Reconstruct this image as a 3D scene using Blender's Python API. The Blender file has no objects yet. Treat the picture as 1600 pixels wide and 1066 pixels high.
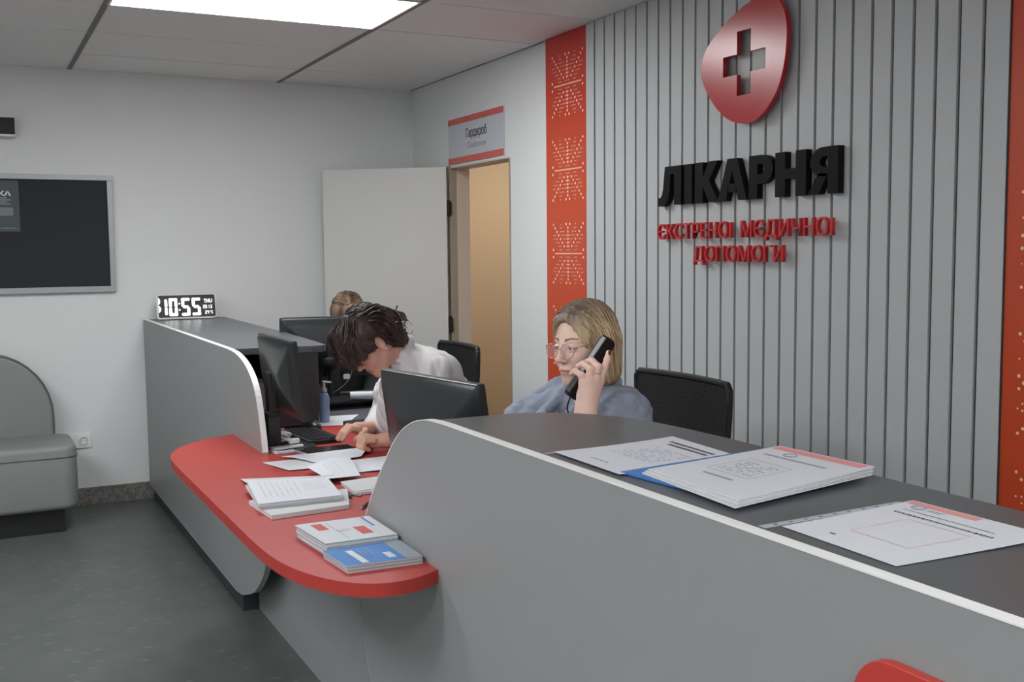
import bpy, bmesh, math, random
import numpy as np
from mathutils import Matrix, Vector
R = math.radians
SC = bpy.context.scene
COL = SC.collection
random.seed(7)

# ------------------------------------------------------------------ camera, exposure, world
cam_d = bpy.data.cameras.new('camera')
cam = bpy.data.objects.new('camera', cam_d)
COL.objects.link(cam)
SC.camera = cam
cam_d.sensor_width = 36.0
cam_d.lens = 1651.5 / 1600 * 36.0
cam_d.clip_start = 0.05
_y, _p, _r = R(27.3043), R(4.8772), R(0.5792)
_f = Vector((math.sin(_y) * math.cos(_p), math.cos(_y) * math.cos(_p), -math.sin(_p)))
_rt = Vector((math.cos(_y), -math.sin(_y), 0))
_dn = _f.cross(_rt)
_rt2 = math.cos(_r) * _rt + math.sin(_r) * _dn
_dn2 = -math.sin(_r) * _rt + math.cos(_r) * _dn
_m = Matrix((_rt2, -_dn2, -_f)).transposed().to_4x4()
_m.translation = (0, 0, 1.44)
cam.matrix_world = _m
SC.view_settings.view_transform = 'Standard'
SC.view_settings.look = 'None'
SC.view_settings.exposure = 0.25
SC.view_settings.gamma = 1.0
SC.view_settings.use_curve_mapping = False
wd = bpy.data.worlds.new('world'); SC.world = wd; wd.use_nodes = True
wd.node_tree.nodes['Background'].inputs[0].default_value = (0.5, 0.52, 0.55, 1)
wd.node_tree.nodes['Background'].inputs[1].default_value = 0.15
LIGHT = 14.5

# ------------------------------------------------------------------ helpers
def srgb(r, g, b):
    def c(v):
        v /= 255.0
        return v / 12.92 if v <= 0.04045 else ((v + 0.055) / 1.055) ** 2.4
    return (c(r), c(g), c(b))

MATS = {}
def mat(name, col, rough=0.5, metal=0.0, var=0.06, scale=30.0, bump=0.0, bscale=200.0, spec=0.5, coat=0.0, stretch=None):
    if name in MATS: return MATS[name]
    m = bpy.data.materials.new(name); m.use_nodes = True
    nt = m.node_tree; N = nt.nodes; L = nt.links
    b = N['Principled BSDF']
    tc = N.new('ShaderNodeTexCoord')
    mp = N.new('ShaderNodeMapping'); L.new(tc.outputs['Object'], mp.inputs[0])
    if stretch: mp.inputs['Scale'].default_value = stretch
    nz = N.new('ShaderNodeTexNoise'); nz.inputs['Scale'].default_value = scale; nz.inputs['Detail'].default_value = 3
    L.new(mp.outputs[0], nz.inputs['Vector'])
    mx = N.new('ShaderNodeMix'); mx.data_type = 'RGBA'
    L.new(nz.outputs['Fac'], mx.inputs[0])
    mx.inputs[6].default_value = tuple(c * (1 - var) for c in col) + (1,)
    mx.inputs[7].default_value = tuple(min(1, c * (1 + var)) for c in col) + (1,)
    L.new(mx.outputs[2], b.inputs['Base Color'])
    b.inputs['Roughness'].default_value = rough
    b.inputs['Metallic'].default_value = metal
    b.inputs['Specular IOR Level'].default_value = spec
    b.inputs['Coat Weight'].default_value = coat
    if bump > 0:
        n2 = N.new('ShaderNodeTexNoise'); n2.inputs['Scale'].default_value = bscale; n2.inputs['Detail'].default_value = 2
        L.new(mp.outputs[0], n2.inputs['Vector'])
        bp = N.new('ShaderNodeBump'); bp.inputs['Strength'].default_value = bump; bp.inputs['Distance'].default_value = 0.002
        L.new(n2.outputs['Fac'], bp.inputs['Height']); L.new(bp.outputs[0], b.inputs['Normal'])
    MATS[name] = m
    return m

def emit(name, col, strength):
    m = bpy.data.materials.new(name); m.use_nodes = True
    b = m.node_tree.nodes['Principled BSDF']
    b.inputs['Base Color'].default_value = col + (1,)
    b.inputs['Emission Color'].default_value = col + (1,)
    b.inputs['Emission Strength'].default_value = strength
    MATS[name] = m
    return m

def attr_mat(name, attr, rough=0.5, bump=0.0, bscale=300.0, spec=0.4, sss=0.0, stretch=(1, 1, 1), var=0.1, scale=60):
    m = bpy.data.materials.new(name); m.use_nodes = True
    nt = m.node_tree; N = nt.nodes; L = nt.links
    b = N['Principled BSDF']
    a = N.new('ShaderNodeAttribute'); a.attribute_name = attr
    tc = N.new('ShaderNodeTexCoord'); mp = N.new('ShaderNodeMapping'); mp.inputs['Scale'].default_value = stretch
    L.new(tc.outputs['Object'], mp.inputs[0])
    nz = N.new('ShaderNodeTexNoise'); nz.inputs['Scale'].default_value = scale; nz.inputs['Detail'].default_value = 4
    L.new(mp.outputs[0], nz.inputs['Vector'])
    mr = N.new('ShaderNodeMapRange'); mr.inputs['To Min'].default_value = 1 - var; mr.inputs['To Max'].default_value = 1 + var
    L.new(nz.outputs['Fac'], mr.inputs['Value'])
    vm = N.new('ShaderNodeVectorMath'); vm.operation = 'SCALE'
    L.new(a.outputs['Color'], vm.inputs[0]); L.new(mr.outputs[0], vm.inputs['Scale'])
    L.new(vm.outputs[0], b.inputs['Base Color'])
    b.inputs['Roughness'].default_value = rough
    b.inputs['Specular IOR Level'].default_value = spec
    if sss > 0:
        b.inputs['Subsurface Weight'].default_value = sss
        b.inputs['Subsurface Radius'].default_value = (0.012, 0.005, 0.003)
        b.inputs['Subsurface Scale'].default_value = 0.6
    if bump > 0:
        n2 = N.new('ShaderNodeTexNoise'); n2.inputs['Scale'].default_value = bscale
        L.new(mp.outputs[0], n2.inputs['Vector'])
        bp = N.new('ShaderNodeBump'); bp.inputs['Strength'].default_value = bump; bp.inputs['Distance'].default_value = 0.002
        L.new(n2.outputs['Fac'], bp.inputs['Height']); L.new(bp.outputs[0], b.inputs['Normal'])
    MATS[name] = m
    return m

def link_mesh(name, me, m, parent=None, smooth=False):
    o = bpy.data.objects.new(name, me); COL.objects.link(o)
    if m is not None and len(me.materials) == 0: me.materials.append(m)
    if smooth: me.polygons.foreach_set('use_smooth', [True] * len(me.polygons))
    if parent is not None:
        o.parent = parent
        if parent.type == 'EMPTY': o.matrix_parent_inverse = parent.matrix_basis.inverted()
    return o

def obj(name, bm, m, parent=None, smooth=False, bevel=0.0, seg=2):
    me = bpy.data.meshes.new(name)
    bmesh.ops.recalc_face_normals(bm, faces=bm.faces)
    bm.to_mesh(me); bm.free()
    o = link_mesh(name, me, m, parent, smooth)
    if bevel > 0:
        md = o.modifiers.new('bevel', 'BEVEL'); md.width = bevel; md.segments = seg; md.limit_method = 'ANGLE'; md.angle_limit = R(40)
        md.harden_normals = False
    if smooth:
        for p in me.polygons: p.use_smooth = True
        md = o.modifiers.new('edges', 'EDGE_SPLIT'); md.split_angle = R(42)
    return o

def tag(o, label=None, cat=None, group=None, kind=None):
    if label: o['label'] = label
    if cat: o['category'] = cat
    if group: o['group'] = group
    if kind: o['kind'] = kind
    return o

def thing(name, label, cat, loc=(0, 0, 0), rz=0.0, group=None):
    o = bpy.data.objects.new(name, None); COL.objects.link(o)
    o.location = loc; o.rotation_euler = (0, 0, rz); o.empty_display_size = 0.1
    o.matrix_basis = Matrix.Translation(loc) @ Matrix.Rotation(rz, 4, 'Z')
    return tag(o, label, cat, group)

def NB(): return bmesh.new()

def box(bm, a, b, M=None):
    x0, y0, z0 = a; x1, y1, z1 = b
    v = [bm.verts.new((M @ Vector(p)) if M is not None else p) for p in
         [(x0,y0,z0),(x1,y0,z0),(x1,y1,z0),(x0,y1,z0),(x0,y0,z1),(x1,y0,z1),(x1,y1,z1),(x0,y1,z1)]]
    for f in [(0,3,2,1),(4,5,6,7),(0,1,5,4),(1,2,6,5),(2,3,7,6),(3,0,4,7)]: bm.faces.new([v[i] for i in f])
    return bm

def BX(a, b, M=None): return box(NB(), a, b, M)

def prism(bm, pts, d0, d1, axis='z', M=None, smoothside=False):
    """extrude polygon pts between d0 and d1 along axis; pts are the two other axes in order"""
    def P(p, d):
        if axis == 'z': q = (p[0], p[1], d)
        elif axis == 'x': q = (d, p[0], p[1])
        else: q = (p[0], d, p[1])
        return (M @ Vector(q)) if M is not None else q
    a = [bm.verts.new(P(p, d0)) for p in pts]; b = [bm.verts.new(P(p, d1)) for p in pts]
    n = len(pts)
    bm.faces.new(a[::-1]); bm.faces.new(b)
    for i in range(n):
        bm.faces.new((a[i], a[(i+1) % n], b[(i+1) % n], b[i]))
    return bm

def rrect(x0, y0, x1, y1, r, n=6):
    pts = []
    for cx, cy, a0 in ((x1-r, y0+r, -90), (x1-r, y1-r, 0), (x0+r, y1-r, 90), (x0+r, y0+r, 180)):
        for i in range(n+1):
            a = R(a0 + 90*i/n); pts.append((cx + r*math.cos(a), cy + r*math.sin(a)))
    return pts

def tube(bm, pts, rad, n=8, cap=True):
    pts = [Vector(p) for p in pts]
    if not hasattr(rad, '__len__'): rad = [rad]*len(pts)
    rings = []; prev = None
    for i, p in enumerate(pts):
        t = (pts[min(i+1, len(pts)-1)] - pts[max(i-1, 0)])
        if t.length < 1e-9: t = Vector((0, 0, 1))
        t.normalize()
        if prev is None:
            a = Vector((0, 0, 1)) if abs(t.z) < 0.9 else Vector((1, 0, 0))
            u = t.cross(a).normalized()
        else:
            u = (prev - t*prev.dot(t)).normalized()
        prev = u; w = t.cross(u)
        rings.append([bm.verts.new(p + (u*math.cos(2*math.pi*k/n) + w*math.sin(2*math.pi*k/n))*rad[i]) for k in range(n)])
    for a, b in zip(rings[:-1], rings[1:]):
        for k in range(n): bm.faces.new((a[k], a[(k+1) % n], b[(k+1) % n], b[k]))
    if cap:
        bm.faces.new(rings[0][::-1]); bm.faces.new(rings[-1])
    return bm

def lathe(bm, prof, c=(0, 0, 0), n=20, M=None):
    rings = []
    for r, z in prof:
        ring = []
        for k in range(n):
            a = 2*math.pi*k/n
            q = Vector((r*math.cos(a), r*math.sin(a), z))
            if M is not None: q = M @ q
            ring.append(bm.verts.new(q + Vector(c)))
        rings.append(ring)
    for a, b in zip(rings[:-1], rings[1:]):
        for k in range(n): bm.faces.new((a[k], a[(k+1) % n], b[(k+1) % n], b[k]))
    bm.faces.new(rings[0][::-1]); bm.faces.new(rings[-1])
    return bm

def catmull(pts, n=6, closed=False):
    P = [Vector(p) if len(p) == 3 else Vector((p[0], p[1], 0)) for p in pts]
    out = []; m = len(P)
    rng = range(m if closed else m-1)
    for i in rng:
        p0 = P[(i-1) % m] if closed or i > 0 else P[0]
        p1 = P[i]; p2 = P[(i+1) % m]
        p3 = P[(i+2) % m] if closed or i+2 < m else P[-1]
        for k in range(n):
            t = k/n
            out.append(0.5*((2*p1) + (p2-p0)*t + (2*p0-5*p1+4*p2-p3)*t*t + (3*p1-p0-3*p2+p3)*t**3))
    if not closed: out.append(P[-1])
    return out

def dup(root, M, label=None, group=None):
    r = root.copy(); COL.objects.link(r); r.matrix_basis = M
    if label: r['label'] = label
    if group: r['group'] = group
    for ch in list(root.children):
        c = ch.copy(); COL.objects.link(c); c.parent = r; c.matrix_parent_inverse = ch.matrix_parent_inverse.copy()
        for g in list(ch.children):
            d = g.copy(); COL.objects.link(d); d.parent = c; d.matrix_parent_inverse = g.matrix_parent_inverse.copy()
    return r

# text: returns mesh of a string laid in the XY plane (z = depth)
def _text_raw(s, depth=0.0, offset=0.0, res=3):
    cu = bpy.data.curves.new('lettering', 'FONT'); cu.body = s; cu.size = 1.0
    cu.extrude = depth; cu.offset = offset; cu.resolution_u = res
    o = bpy.data.objects.new('lettering', cu); COL.objects.link(o)
    dg = bpy.context.evaluated_depsgraph_get()
    me = bpy.data.meshes.new_from_object(o.evaluated_get(dg))
    bpy.data.objects.remove(o); bpy.data.curves.remove(cu)
    return me
def bounds(me):
    n = len(me.vertices)
    if n == 0: return None
    co = np.empty(n*3); me.vertices.foreach_get('co', co); co = co.reshape(-1, 3)
    return co.min(0), co.max(0)
def text_mesh(s, w, h, depth, M, offset=0.0, align='c'):
    """string scaled to width w and height h, thickness depth, in frame M (x reading, y up, z out), centred on the origin"""
    me = _text_raw(s, 0.5, offset)
    lo, hi = bounds(me)
    S = Matrix.Diagonal((w/(hi[0]-lo[0]), h/(hi[1]-lo[1]), depth, 1)) @ Matrix.Translation((-(lo[0]+hi[0])/2, -(lo[1]+hi[1])/2, 0.5))
    me.transform(M @ S)
    return me
def frame(o, x, y):
    x = Vector(x).normalized(); y = Vector(y).normalized(); z = x.cross(y)
    m = Matrix((x, y, z)).transposed().to_4x4(); m.translation = o
    return m
def FB(y, z, x):      # on the right wall, reading towards -Y
    return frame((x, y, z), (0, -1, 0), (0, 0, 1))
def FA(x, z, y):      # on the back wall, reading towards +X
    return frame((x, y, z), (1, 0, 0), (0, 0, 1))

# ------------------------------------------------------------------ materials
WALL = mat('white_wall_paint', srgb(222, 223, 223), 0.75, bump=0.15, bscale=120, var=0.015, scale=3)
TILE = mat('ceiling_tile', srgb(240, 239, 238), 0.85, bump=0.2, bscale=300, var=0.03, scale=40)
TGRID = mat('ceiling_grid', srgb(120, 118, 116), 0.6)
GAP = mat('shadow_gap_metal', srgb(70, 68, 66), 0.6)
GREY = mat('grey_laminate', srgb(144, 146, 146), 0.42, var=0.02, scale=8, bump=0.06, bscale=600)
DGREY = mat('anthracite_laminate', srgb(88, 91, 94), 0.33, var=0.04, scale=20, bump=0.08, bscale=500)
EDGE = mat('white_edge_band', srgb(238, 238, 236), 0.4, var=0.01)
EDGE2 = mat('grey_edge_band', srgb(150, 155, 155), 0.4, var=0.01)
RED = mat('coral_red_laminate', srgb(172, 54, 46), 0.42, spec=0.5, var=0.02, scale=10, bump=0.05, bscale=500)
RED2 = mat('red_front_panel', srgb(190, 60, 50), 0.4, var=0.02)
KICK = mat('black_kick_plinth', srgb(50, 52, 54), 0.5)
SLAT = mat('grey_slat_paint', srgb(190, 193, 194), 0.5, var=0.02, scale=6)
GROOVE = mat('dark_groove', srgb(58, 60, 61), 0.7)
BLACK = mat('black_plastic', srgb(28, 29, 31), 0.38, var=0.1)
BLACKM = mat('matt_black_plastic', srgb(20, 20, 22), 0.6, var=0.1)
MONB = mat('monitor_casing', srgb(38, 41, 43), 0.3, var=0.08, scale=8)
SCREEN = mat('dark_screen_glass', srgb(12, 13, 15), 0.12)
PAPER = mat('white_paper', srgb(210, 213, 219), 0.7, var=0.015, scale=15)
PAPER2 = mat('off_white_paper', srgb(198, 199, 201), 0.75, var=0.02, scale=15)
INK = mat('dark_ink', srgb(60, 62, 70), 0.7)
INKL = mat('pale_grey_ink', srgb(150, 154, 165), 0.7)
INKB = mat('blue_ink', srgb(70, 120, 185), 0.6)
INKR = mat('red_ink', srgb(190, 70, 65), 0.6)
INKP = mat('pink_ink', srgb(225, 150, 148), 0.6)
LEATH = mat('grey_leatherette', srgb(128, 132, 130), 0.5, var=0.03, scale=12, bump=0.2, bscale=350)
SILV = mat('brushed_aluminium', srgb(168, 170, 174), 0.4, metal=0.3, var=0.03)
WPL = mat('white_plastic', srgb(225, 225, 224), 0.4, var=0.01)
LRED = mat('red_acrylic', srgb(188, 32, 40), 0.23, var=0.02, spec=0.55)
LREDT = mat('red_lettering', srgb(205, 48, 52), 0.4, var=0.02)
LBLK = mat('black_lettering', srgb(14, 14, 17), 0.65, var=0.05, spec=0.2)
TAN = mat('tan_wall_paint', srgb(196, 172, 142), 0.75, var=0.02, scale=4)
CREAM = mat('cream_door_frame', srgb(205, 190, 178), 0.5, var=0.01)
BEIGE = mat('beige_door_frame', srgb(160, 148, 134), 0.5, var=0.01)
DOORW = mat('white_door_leaf', srgb(205, 204, 200), 0.5, var=0.01)
LAMP = emit('ceiling_light_diffuser', (0.97, 0.99, 1.0), LIGHT)

def floor_mat():
    m = bpy.data.materials.new('fleck_linoleum'); m.use_nodes = True
    nt = m.node_tree; N = nt.nodes; L = nt.links; b = N['Principled BSDF']
    tc = N.new('ShaderNodeTexCoord')
    mp = N.new('ShaderNodeMapping'); mp.inputs['Scale'].default_value = (9, 26, 9); mp.inputs['Rotation'].default_value = (0, 0, 0.2)
    L.new(tc.outputs['Object'], mp.inputs[0])
    v = N.new('ShaderNodeTexVoronoi'); v.inputs['Scale'].default_value = 1.0; L.new(mp.outputs[0], v.inputs['Vector'])
    r = N.new('ShaderNodeValToRGB'); L.new(v.outputs['Distance'], r.inputs[0])
    r.color_ramp.elements[0].position = 0.10; r.color_ramp.elements[0].color = (1, 1, 1, 1)
    r.color_ramp.elements[1].position = 0.2; r.color_ramp.elements[1].color = (0, 0, 0, 1)
    n = N.new('ShaderNodeTexNoise'); n.inputs['Scale'].default_value = 7; n.inputs['Detail'].default_value = 6
    L.new(tc.outputs['Object'], n.inputs['Vector'])
    m1 = N.new('ShaderNodeMix'); m1.data_type = 'RGBA'; L.new(n.outputs['Fac'], m1.inputs[0])
    m1.inputs[6].default_value = srgb(70, 76, 76) + (1,); m1.inputs[7].default_value = srgb(100, 104, 102) + (1,)
    m2 = N.new('ShaderNodeMix'); m2.data_type = 'RGBA'
    mul = N.new('ShaderNodeMath'); mul.operation = 'MULTIPLY'; L.new(r.outputs[0], mul.inputs[0]); mul.inputs[1].default_value = 0.35
    L.new(mul.outputs[0], m2.inputs[0]); L.new(m1.outputs[2], m2.inputs[6]); m2.inputs[7].default_value = srgb(150, 152, 148) + (1,)
    L.new(m2.outputs[2], b.inputs['Base Color'])
    b.inputs['Roughness'].default_value = 0.42
    return m
FLOOR = floor_mat()
def base_mat():
    m = bpy.data.materials.new('speckled_skirting'); m.use_nodes = True
    nt = m.node_tree; N = nt.nodes; L = nt.links; b = N['Principled BSDF']
    tc = N.new('ShaderNodeTexCoord')
    v = N.new('ShaderNodeTexVoronoi'); v.inputs['Scale'].default_value = 75; L.new(tc.outputs['Object'], v.inputs['Vector'])
    s = N.new('ShaderNodeSeparateColor'); L.new(v.outputs['Color'], s.inputs[0])
    r = N.new('ShaderNodeValToRGB'); L.new(s.outputs[0], r.inputs[0])
    e = r.color_ramp.elements; e[0].color = srgb(90, 90, 88) + (1,); e[1].color = srgb(140, 128, 120) + (1,)
    k = e.new(0.5); k.color = srgb(112, 112, 108) + (1,)
    L.new(r.outputs[0], b.inputs['Base Color']); b.inputs['Roughness'].default_value = 0.5
    return m
BASE = base_mat()
def orange_mat():  # base colour runs from red at the top to orange lower down
    m = bpy.data.materials.new('orange_red_gradient'); m.use_nodes = True
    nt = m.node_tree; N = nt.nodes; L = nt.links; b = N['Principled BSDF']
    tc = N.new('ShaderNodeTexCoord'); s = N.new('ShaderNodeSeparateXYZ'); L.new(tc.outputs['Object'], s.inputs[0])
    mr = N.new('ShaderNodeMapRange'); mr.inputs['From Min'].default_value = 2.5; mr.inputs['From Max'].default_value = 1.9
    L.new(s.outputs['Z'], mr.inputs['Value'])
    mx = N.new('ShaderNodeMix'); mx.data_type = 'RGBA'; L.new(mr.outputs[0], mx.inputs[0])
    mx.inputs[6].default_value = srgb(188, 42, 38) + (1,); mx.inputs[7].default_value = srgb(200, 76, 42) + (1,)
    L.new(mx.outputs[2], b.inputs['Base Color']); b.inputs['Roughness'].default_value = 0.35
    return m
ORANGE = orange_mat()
DOT = mat('pale_peach_dots', srgb(250, 205, 185), 0.5, var=0.02)
# ------------------------------------------------------------------ the room
CEIL = 2.48; YB = 6.48; XR = 2.63
X0, Y0 = -2.9, -2.2
o = obj('floor', BX((X0, Y0, -0.05), (4.7, 8.0, 0.0)), FLOOR); tag(o, kind='structure')
o = obj('wall_back', BX((X0, YB, 0), (XR, YB + 0.12, 2.6)), WALL); tag(o, kind='structure')
bm = NB()
box(bm, (XR, Y0, 0), (XR + 0.115, 5.10, 2.6)); box(bm, (XR, 5.875, 0), (XR + 0.115, YB + 0.12, 2.6)); box(bm, (XR, 5.10, 1.945), (XR + 0.115, 5.875, 2.6))
wall_right = obj('wall_right', bm, WALL); tag(wall_right, kind='structure')
o = obj('wall_left', BX((X0 - 0.12, Y0, 0), (X0, YB + 0.12, 2.6)), WALL); tag(o, kind='structure')
o = obj('wall_front', BX((X0 - 0.12, Y0 - 0.12, 0), (XR + 0.115, Y0, 2.6)), WALL); tag(o, kind='structure')
o = obj('baseboard_back', BX((X0, YB - 0.012, 0), (XR, YB, 0.10)), BASE); tag(o, kind='structure')
o = obj('baseboard_left', BX((X0, Y0, 0), (X0 + 0.012, YB - 0.012, 0.10)), BASE); tag(o, kind='structure')
o = obj('baseboard_right', BX((XR - 0.012, 4.66, 0), (XR, 5.08, 0.10)), BASE); tag(o, kind='structure')
# room beyond the open door
o = obj('wall_cloakroom_back', BX((XR + 0.115, 6.9, 0), (4.6, 7.0, 2.6)), TAN); tag(o, kind='structure')
o = obj('wall_cloakroom_right', BX((4.6, 4.5, 0), (4.7, 7.0, 2.6)), TAN); tag(o, kind='structure')
o = obj('wall_cloakroom_front', BX((XR + 0.115, 4.4, 0), (4.7, 4.5, 2.6)), TAN); tag(o, kind='structure')
o = obj('wall_cloakroom_left', BX((XR + 0.115, YB + 0.12, 0), (XR + 0.125, 6.9, 2.6)), TAN); tag(o, kind='structure')
o = obj('ceiling_cloakroom', BX((XR + 0.115, 4.4, 2.45), (4.7, 7.0, 2.6)), WALL); tag(o, kind='structure')
t = thing('cloakroom_fill_light', 'unseen round lamp added to light the cloakroom beyond the open doorway', 'ceiling light', (3.6, 5.9, 2.45))  # out-of-view lamp added to brighten the tan walls past the door
bm = NB(); lathe(bm, [(0.16, 2.40), (0.17, 2.41), (0.17, 2.45)], (3.6, 5.9, 0), 24); obj('diffuser', bm, emit('cloakroom_fill_glow', (1.0, 0.95, 0.88), 60.0), t)
bm = NB(); lathe(bm, [(0.172, 2.41), (0.185, 2.42), (0.185, 2.45), (0.172, 2.45)], (3.6, 5.9, 0), 24); obj('rim', bm, WPL, t)
# suspended ceiling: slab, grid, tiles
ceil = obj('ceiling', BX((X0 - 0.12, Y0 - 0.12, 2.54), (XR + 0.115, YB + 0.12, 2.62)), GAP); tag(ceil, kind='structure')
xs = [X0, -1.785, -0.605, 0.575, 1.755, XR]
ys = [YB, 5.98, 5.375, 4.775, 4.175, 3.575, 2.975, 2.375, 1.775, 1.175, 0.575, -0.025, -0.625, -1.225, -1.825, Y0]
lights = [(3, 3), (3, 12), (2, 13), (1, 4), (1, 7), (1, 10)]
bm = NB()
for i, x in enumerate(xs[1:-1]): box(bm, (x - 0.012, Y0, 2.4765), (x + 0.012, YB, 2.54))
obj('grid_bar', bm, TGRID, ceil)
bm = NB()
for y in ys[1:-1]: box(bm, (X0, y - 0.012, 2.484), (XR, y + 0.012, 2.54))
obj('cross_bar', bm, GAP, ceil)
bm = NB()
box(bm, (X0, YB - 0.012, 2.486), (XR, YB, 2.54)); box(bm, (XR - 0.012, 4.7, 2.478), (XR, YB, 2.54)); box(bm, (X0, Y0, 2.486), (X0 + 0.01, YB, 2.54))
obj('edge_angle', bm, TGRID, ceil)
for i in range(5):
    for j in range(15):
        if (i, j) in lights: continue
        g = 0.0035
        a = (xs[i] + (0.012 if i else 0.004), ys[j+1] + g, 2.48); b = (xs[i+1] - 0.012 if i < 4 else XR - 0.001, ys[j] - (g if j else 0.006), 2.50)
        dz = random.uniform(-0.0012, 0.0012)
        obj('ceiling_tile', BX((a[0], a[1], a[2] + dz), (b[0], b[1], b[2] + dz)), TILE, ceil)
proto = None
for k, (i, j) in enumerate(lights):
    c = Vector(((xs[i] + xs[i+1]) / 2, (ys[j] + ys[j+1]) / 2, 2.476))
    lab = 'large white rectangular light panel glowing in the suspended ceiling'
    if proto is None:
        t = thing('ceiling_light', lab, 'ceiling light', c)
        hx, hy = 0.585, 0.296
        bm = NB()
        for a, b in (((-hx, -hy), (hx, -hy + 0.012)), ((-hx, hy - 0.012), (hx, hy)), ((-hx, -hy + 0.012), (-hx + 0.012, hy - 0.012)), ((hx - 0.012, -hy + 0.012), (hx, hy - 0.012))):
            box(bm, (c.x + a[0], c.y + a[1], 2.476), (c.x + b[0], c.y + b[1], 2.51))
        obj('frame', bm, WPL, t)
        obj('diffuser', BX((c.x - hx + 0.012, c.y - hy + 0.012, 2.480), (c.x + hx - 0.012, c.y + hy - 0.012, 2.50)), LAMP, t)
        proto = t
    else:
        dup(proto, Matrix.Translation(c), ['', 'light panel in the ceiling over the near end of the desk', 'light panel in the ceiling behind the viewer', 'light panel in the ceiling over the waiting area by the bench', 'light panel in the ceiling in the middle of the waiting area', 'light panel in the ceiling over the entrance side'][k])

# slatted cladding on the right wall
YS0, YS1 = 2.017, 4.262; pitch = 0.0835
obj('groove_backing', BX((2.612, YS0, 0), (XR, YS1, CEIL)), GROOVE, wall_right)
first = None
n = 27
for k in range(n):
    y0 = YS0 + k * pitch + (0.0065 if k else 0); y1 = min(YS0 + (k + 1) * pitch - 0.0065, YS1)
    if k == n - 1: y1 = YS1
    obj('slat', BX((2.600, y0, 0.0), (2.6121, y1, CEIL - 0.002)), SLAT, wall_right)
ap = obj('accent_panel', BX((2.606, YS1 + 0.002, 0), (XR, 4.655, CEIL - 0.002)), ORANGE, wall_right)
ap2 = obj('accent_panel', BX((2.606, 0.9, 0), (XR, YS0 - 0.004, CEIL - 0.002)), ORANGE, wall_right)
obj('end_strip', BX((2.602, YS0 - 0.003, 0), (2.62, YS0 + 0.0, CEIL)), GROOVE, wall_right)
for k in range(20):
    y1 = 0.9 - k * pitch
    if y1 - pitch < Y0: break
    obj('slat', BX((2.600, y1 - pitch + 0.011, 0), (XR, y1, CEIL - 0.002)), SLAT, wall_right)

def disc(bm, y, z, r, x=2.6054, n=8, sz=1.0):
    v = [bm.verts.new((x, y + r*math.cos(2*math.pi*k/n), z + sz*r*math.sin(2*math.pi*k/n))) for k in range(n)]
    c = bm.verts.new((x - 0.0006, y, z))
    for k in range(n): bm.faces.new((v[k], v[(k+1) % n], c))
g = 0.0178
def motif(cy, cz):
    bm = NB(); B, S = 0.0066, 0.0029
    for i in range(2, 9):
        for a in (-1, 1):
            for b in (-1, 1): disc(bm, cy + a*i*g, cz + b*i*g, B)
    for i in range(2, 8):
        for b in (-1, 1): disc(bm, cy, cz + b*i*g, B)
    for a in (-1, 1):
        for b in (-1, 1):
            disc(bm, cy + a*g, cz + b*8*g, B); disc(bm, cy + a*8*g, cz + b*g, B)
            for v in range(1, 8):
                if v <= 1: us = [0.45, 0.9, 3.2, 3.8, 4.4]
                elif v == 2: us = [0.6, 3.7, 4.3, 4.9]
                elif v == 3: us = [0.5, 1.0, 4.6, 5.2, 5.8, 6.4]
                elif v == 4: us = [0.6, 1.2, 1.8, 2.4, 5.6, 6.2, 6.8, 7.4]
                elif v == 5: us = [0.6, 1.2, 1.8, 2.4, 3.0, 3.6, 6.6, 7.2, 7.8]
                elif v == 6: us = [2.0, 2.6, 3.2, 3.8, 4.2]
                elif v == 7: us = [3.2, 3.8, 4.3]
                for u in us: disc(bm, cy + a*u*g, cz + b*v*g, S, n=6)
            disc(bm, cy + a*4*g, cz + b*8*g, S*1.2, n=6)
    u = -7.2
    while u <= 7.2:
        disc(bm, cy + u*g, cz, 0.0031, n=6, sz=1.3); u += 0.36
    o = obj('dot_motif', bm, DOT, ap); o['kind'] = 'stuff'
for cz in (2.234, 1.829, 1.424, 1.019, 0.614, 0.209): motif(4.445, cz)
bm = NB()
rr = random.Random(4)
for y, z, r in [(1.963,1.588,.004),(1.96,1.517,.0028),(1.96,1.468,.0042),(1.961,1.433,.0045),(1.961,1.39,.002),(1.96,1.325,.004),(1.959,1.195,.0042),(1.945,1.175,.003),(1.959,1.125,.0025),(1.959,1.077,.0045),(1.943,1.058,.0045),(1.958,1.041,.004),(1.945,1.0,.0025),(1.96,.985,.0025),(1.945,.98,.003),(1.942,.93,.004),(1.958,.915,.004),(1.958,.805,.004),(1.941,.786,.004),(1.957,.735,.0025),(1.939,.737,.0025),(1.938,.719,.0025)]:
    disc(bm, y, z, r * 1.25)
for _ in range(420):
    a = rr.uniform(1.0, 1.925); z = rr.uniform(0.25, 2.3)
    if rr.random() < math.exp(-abs(1.45 - a) * 1.2): disc(bm, a, z, rr.choice((.003, .0045, .0055)))
o = obj('dot_scatter', bm, DOT, ap2); o['kind'] = 'stuff'

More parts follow.
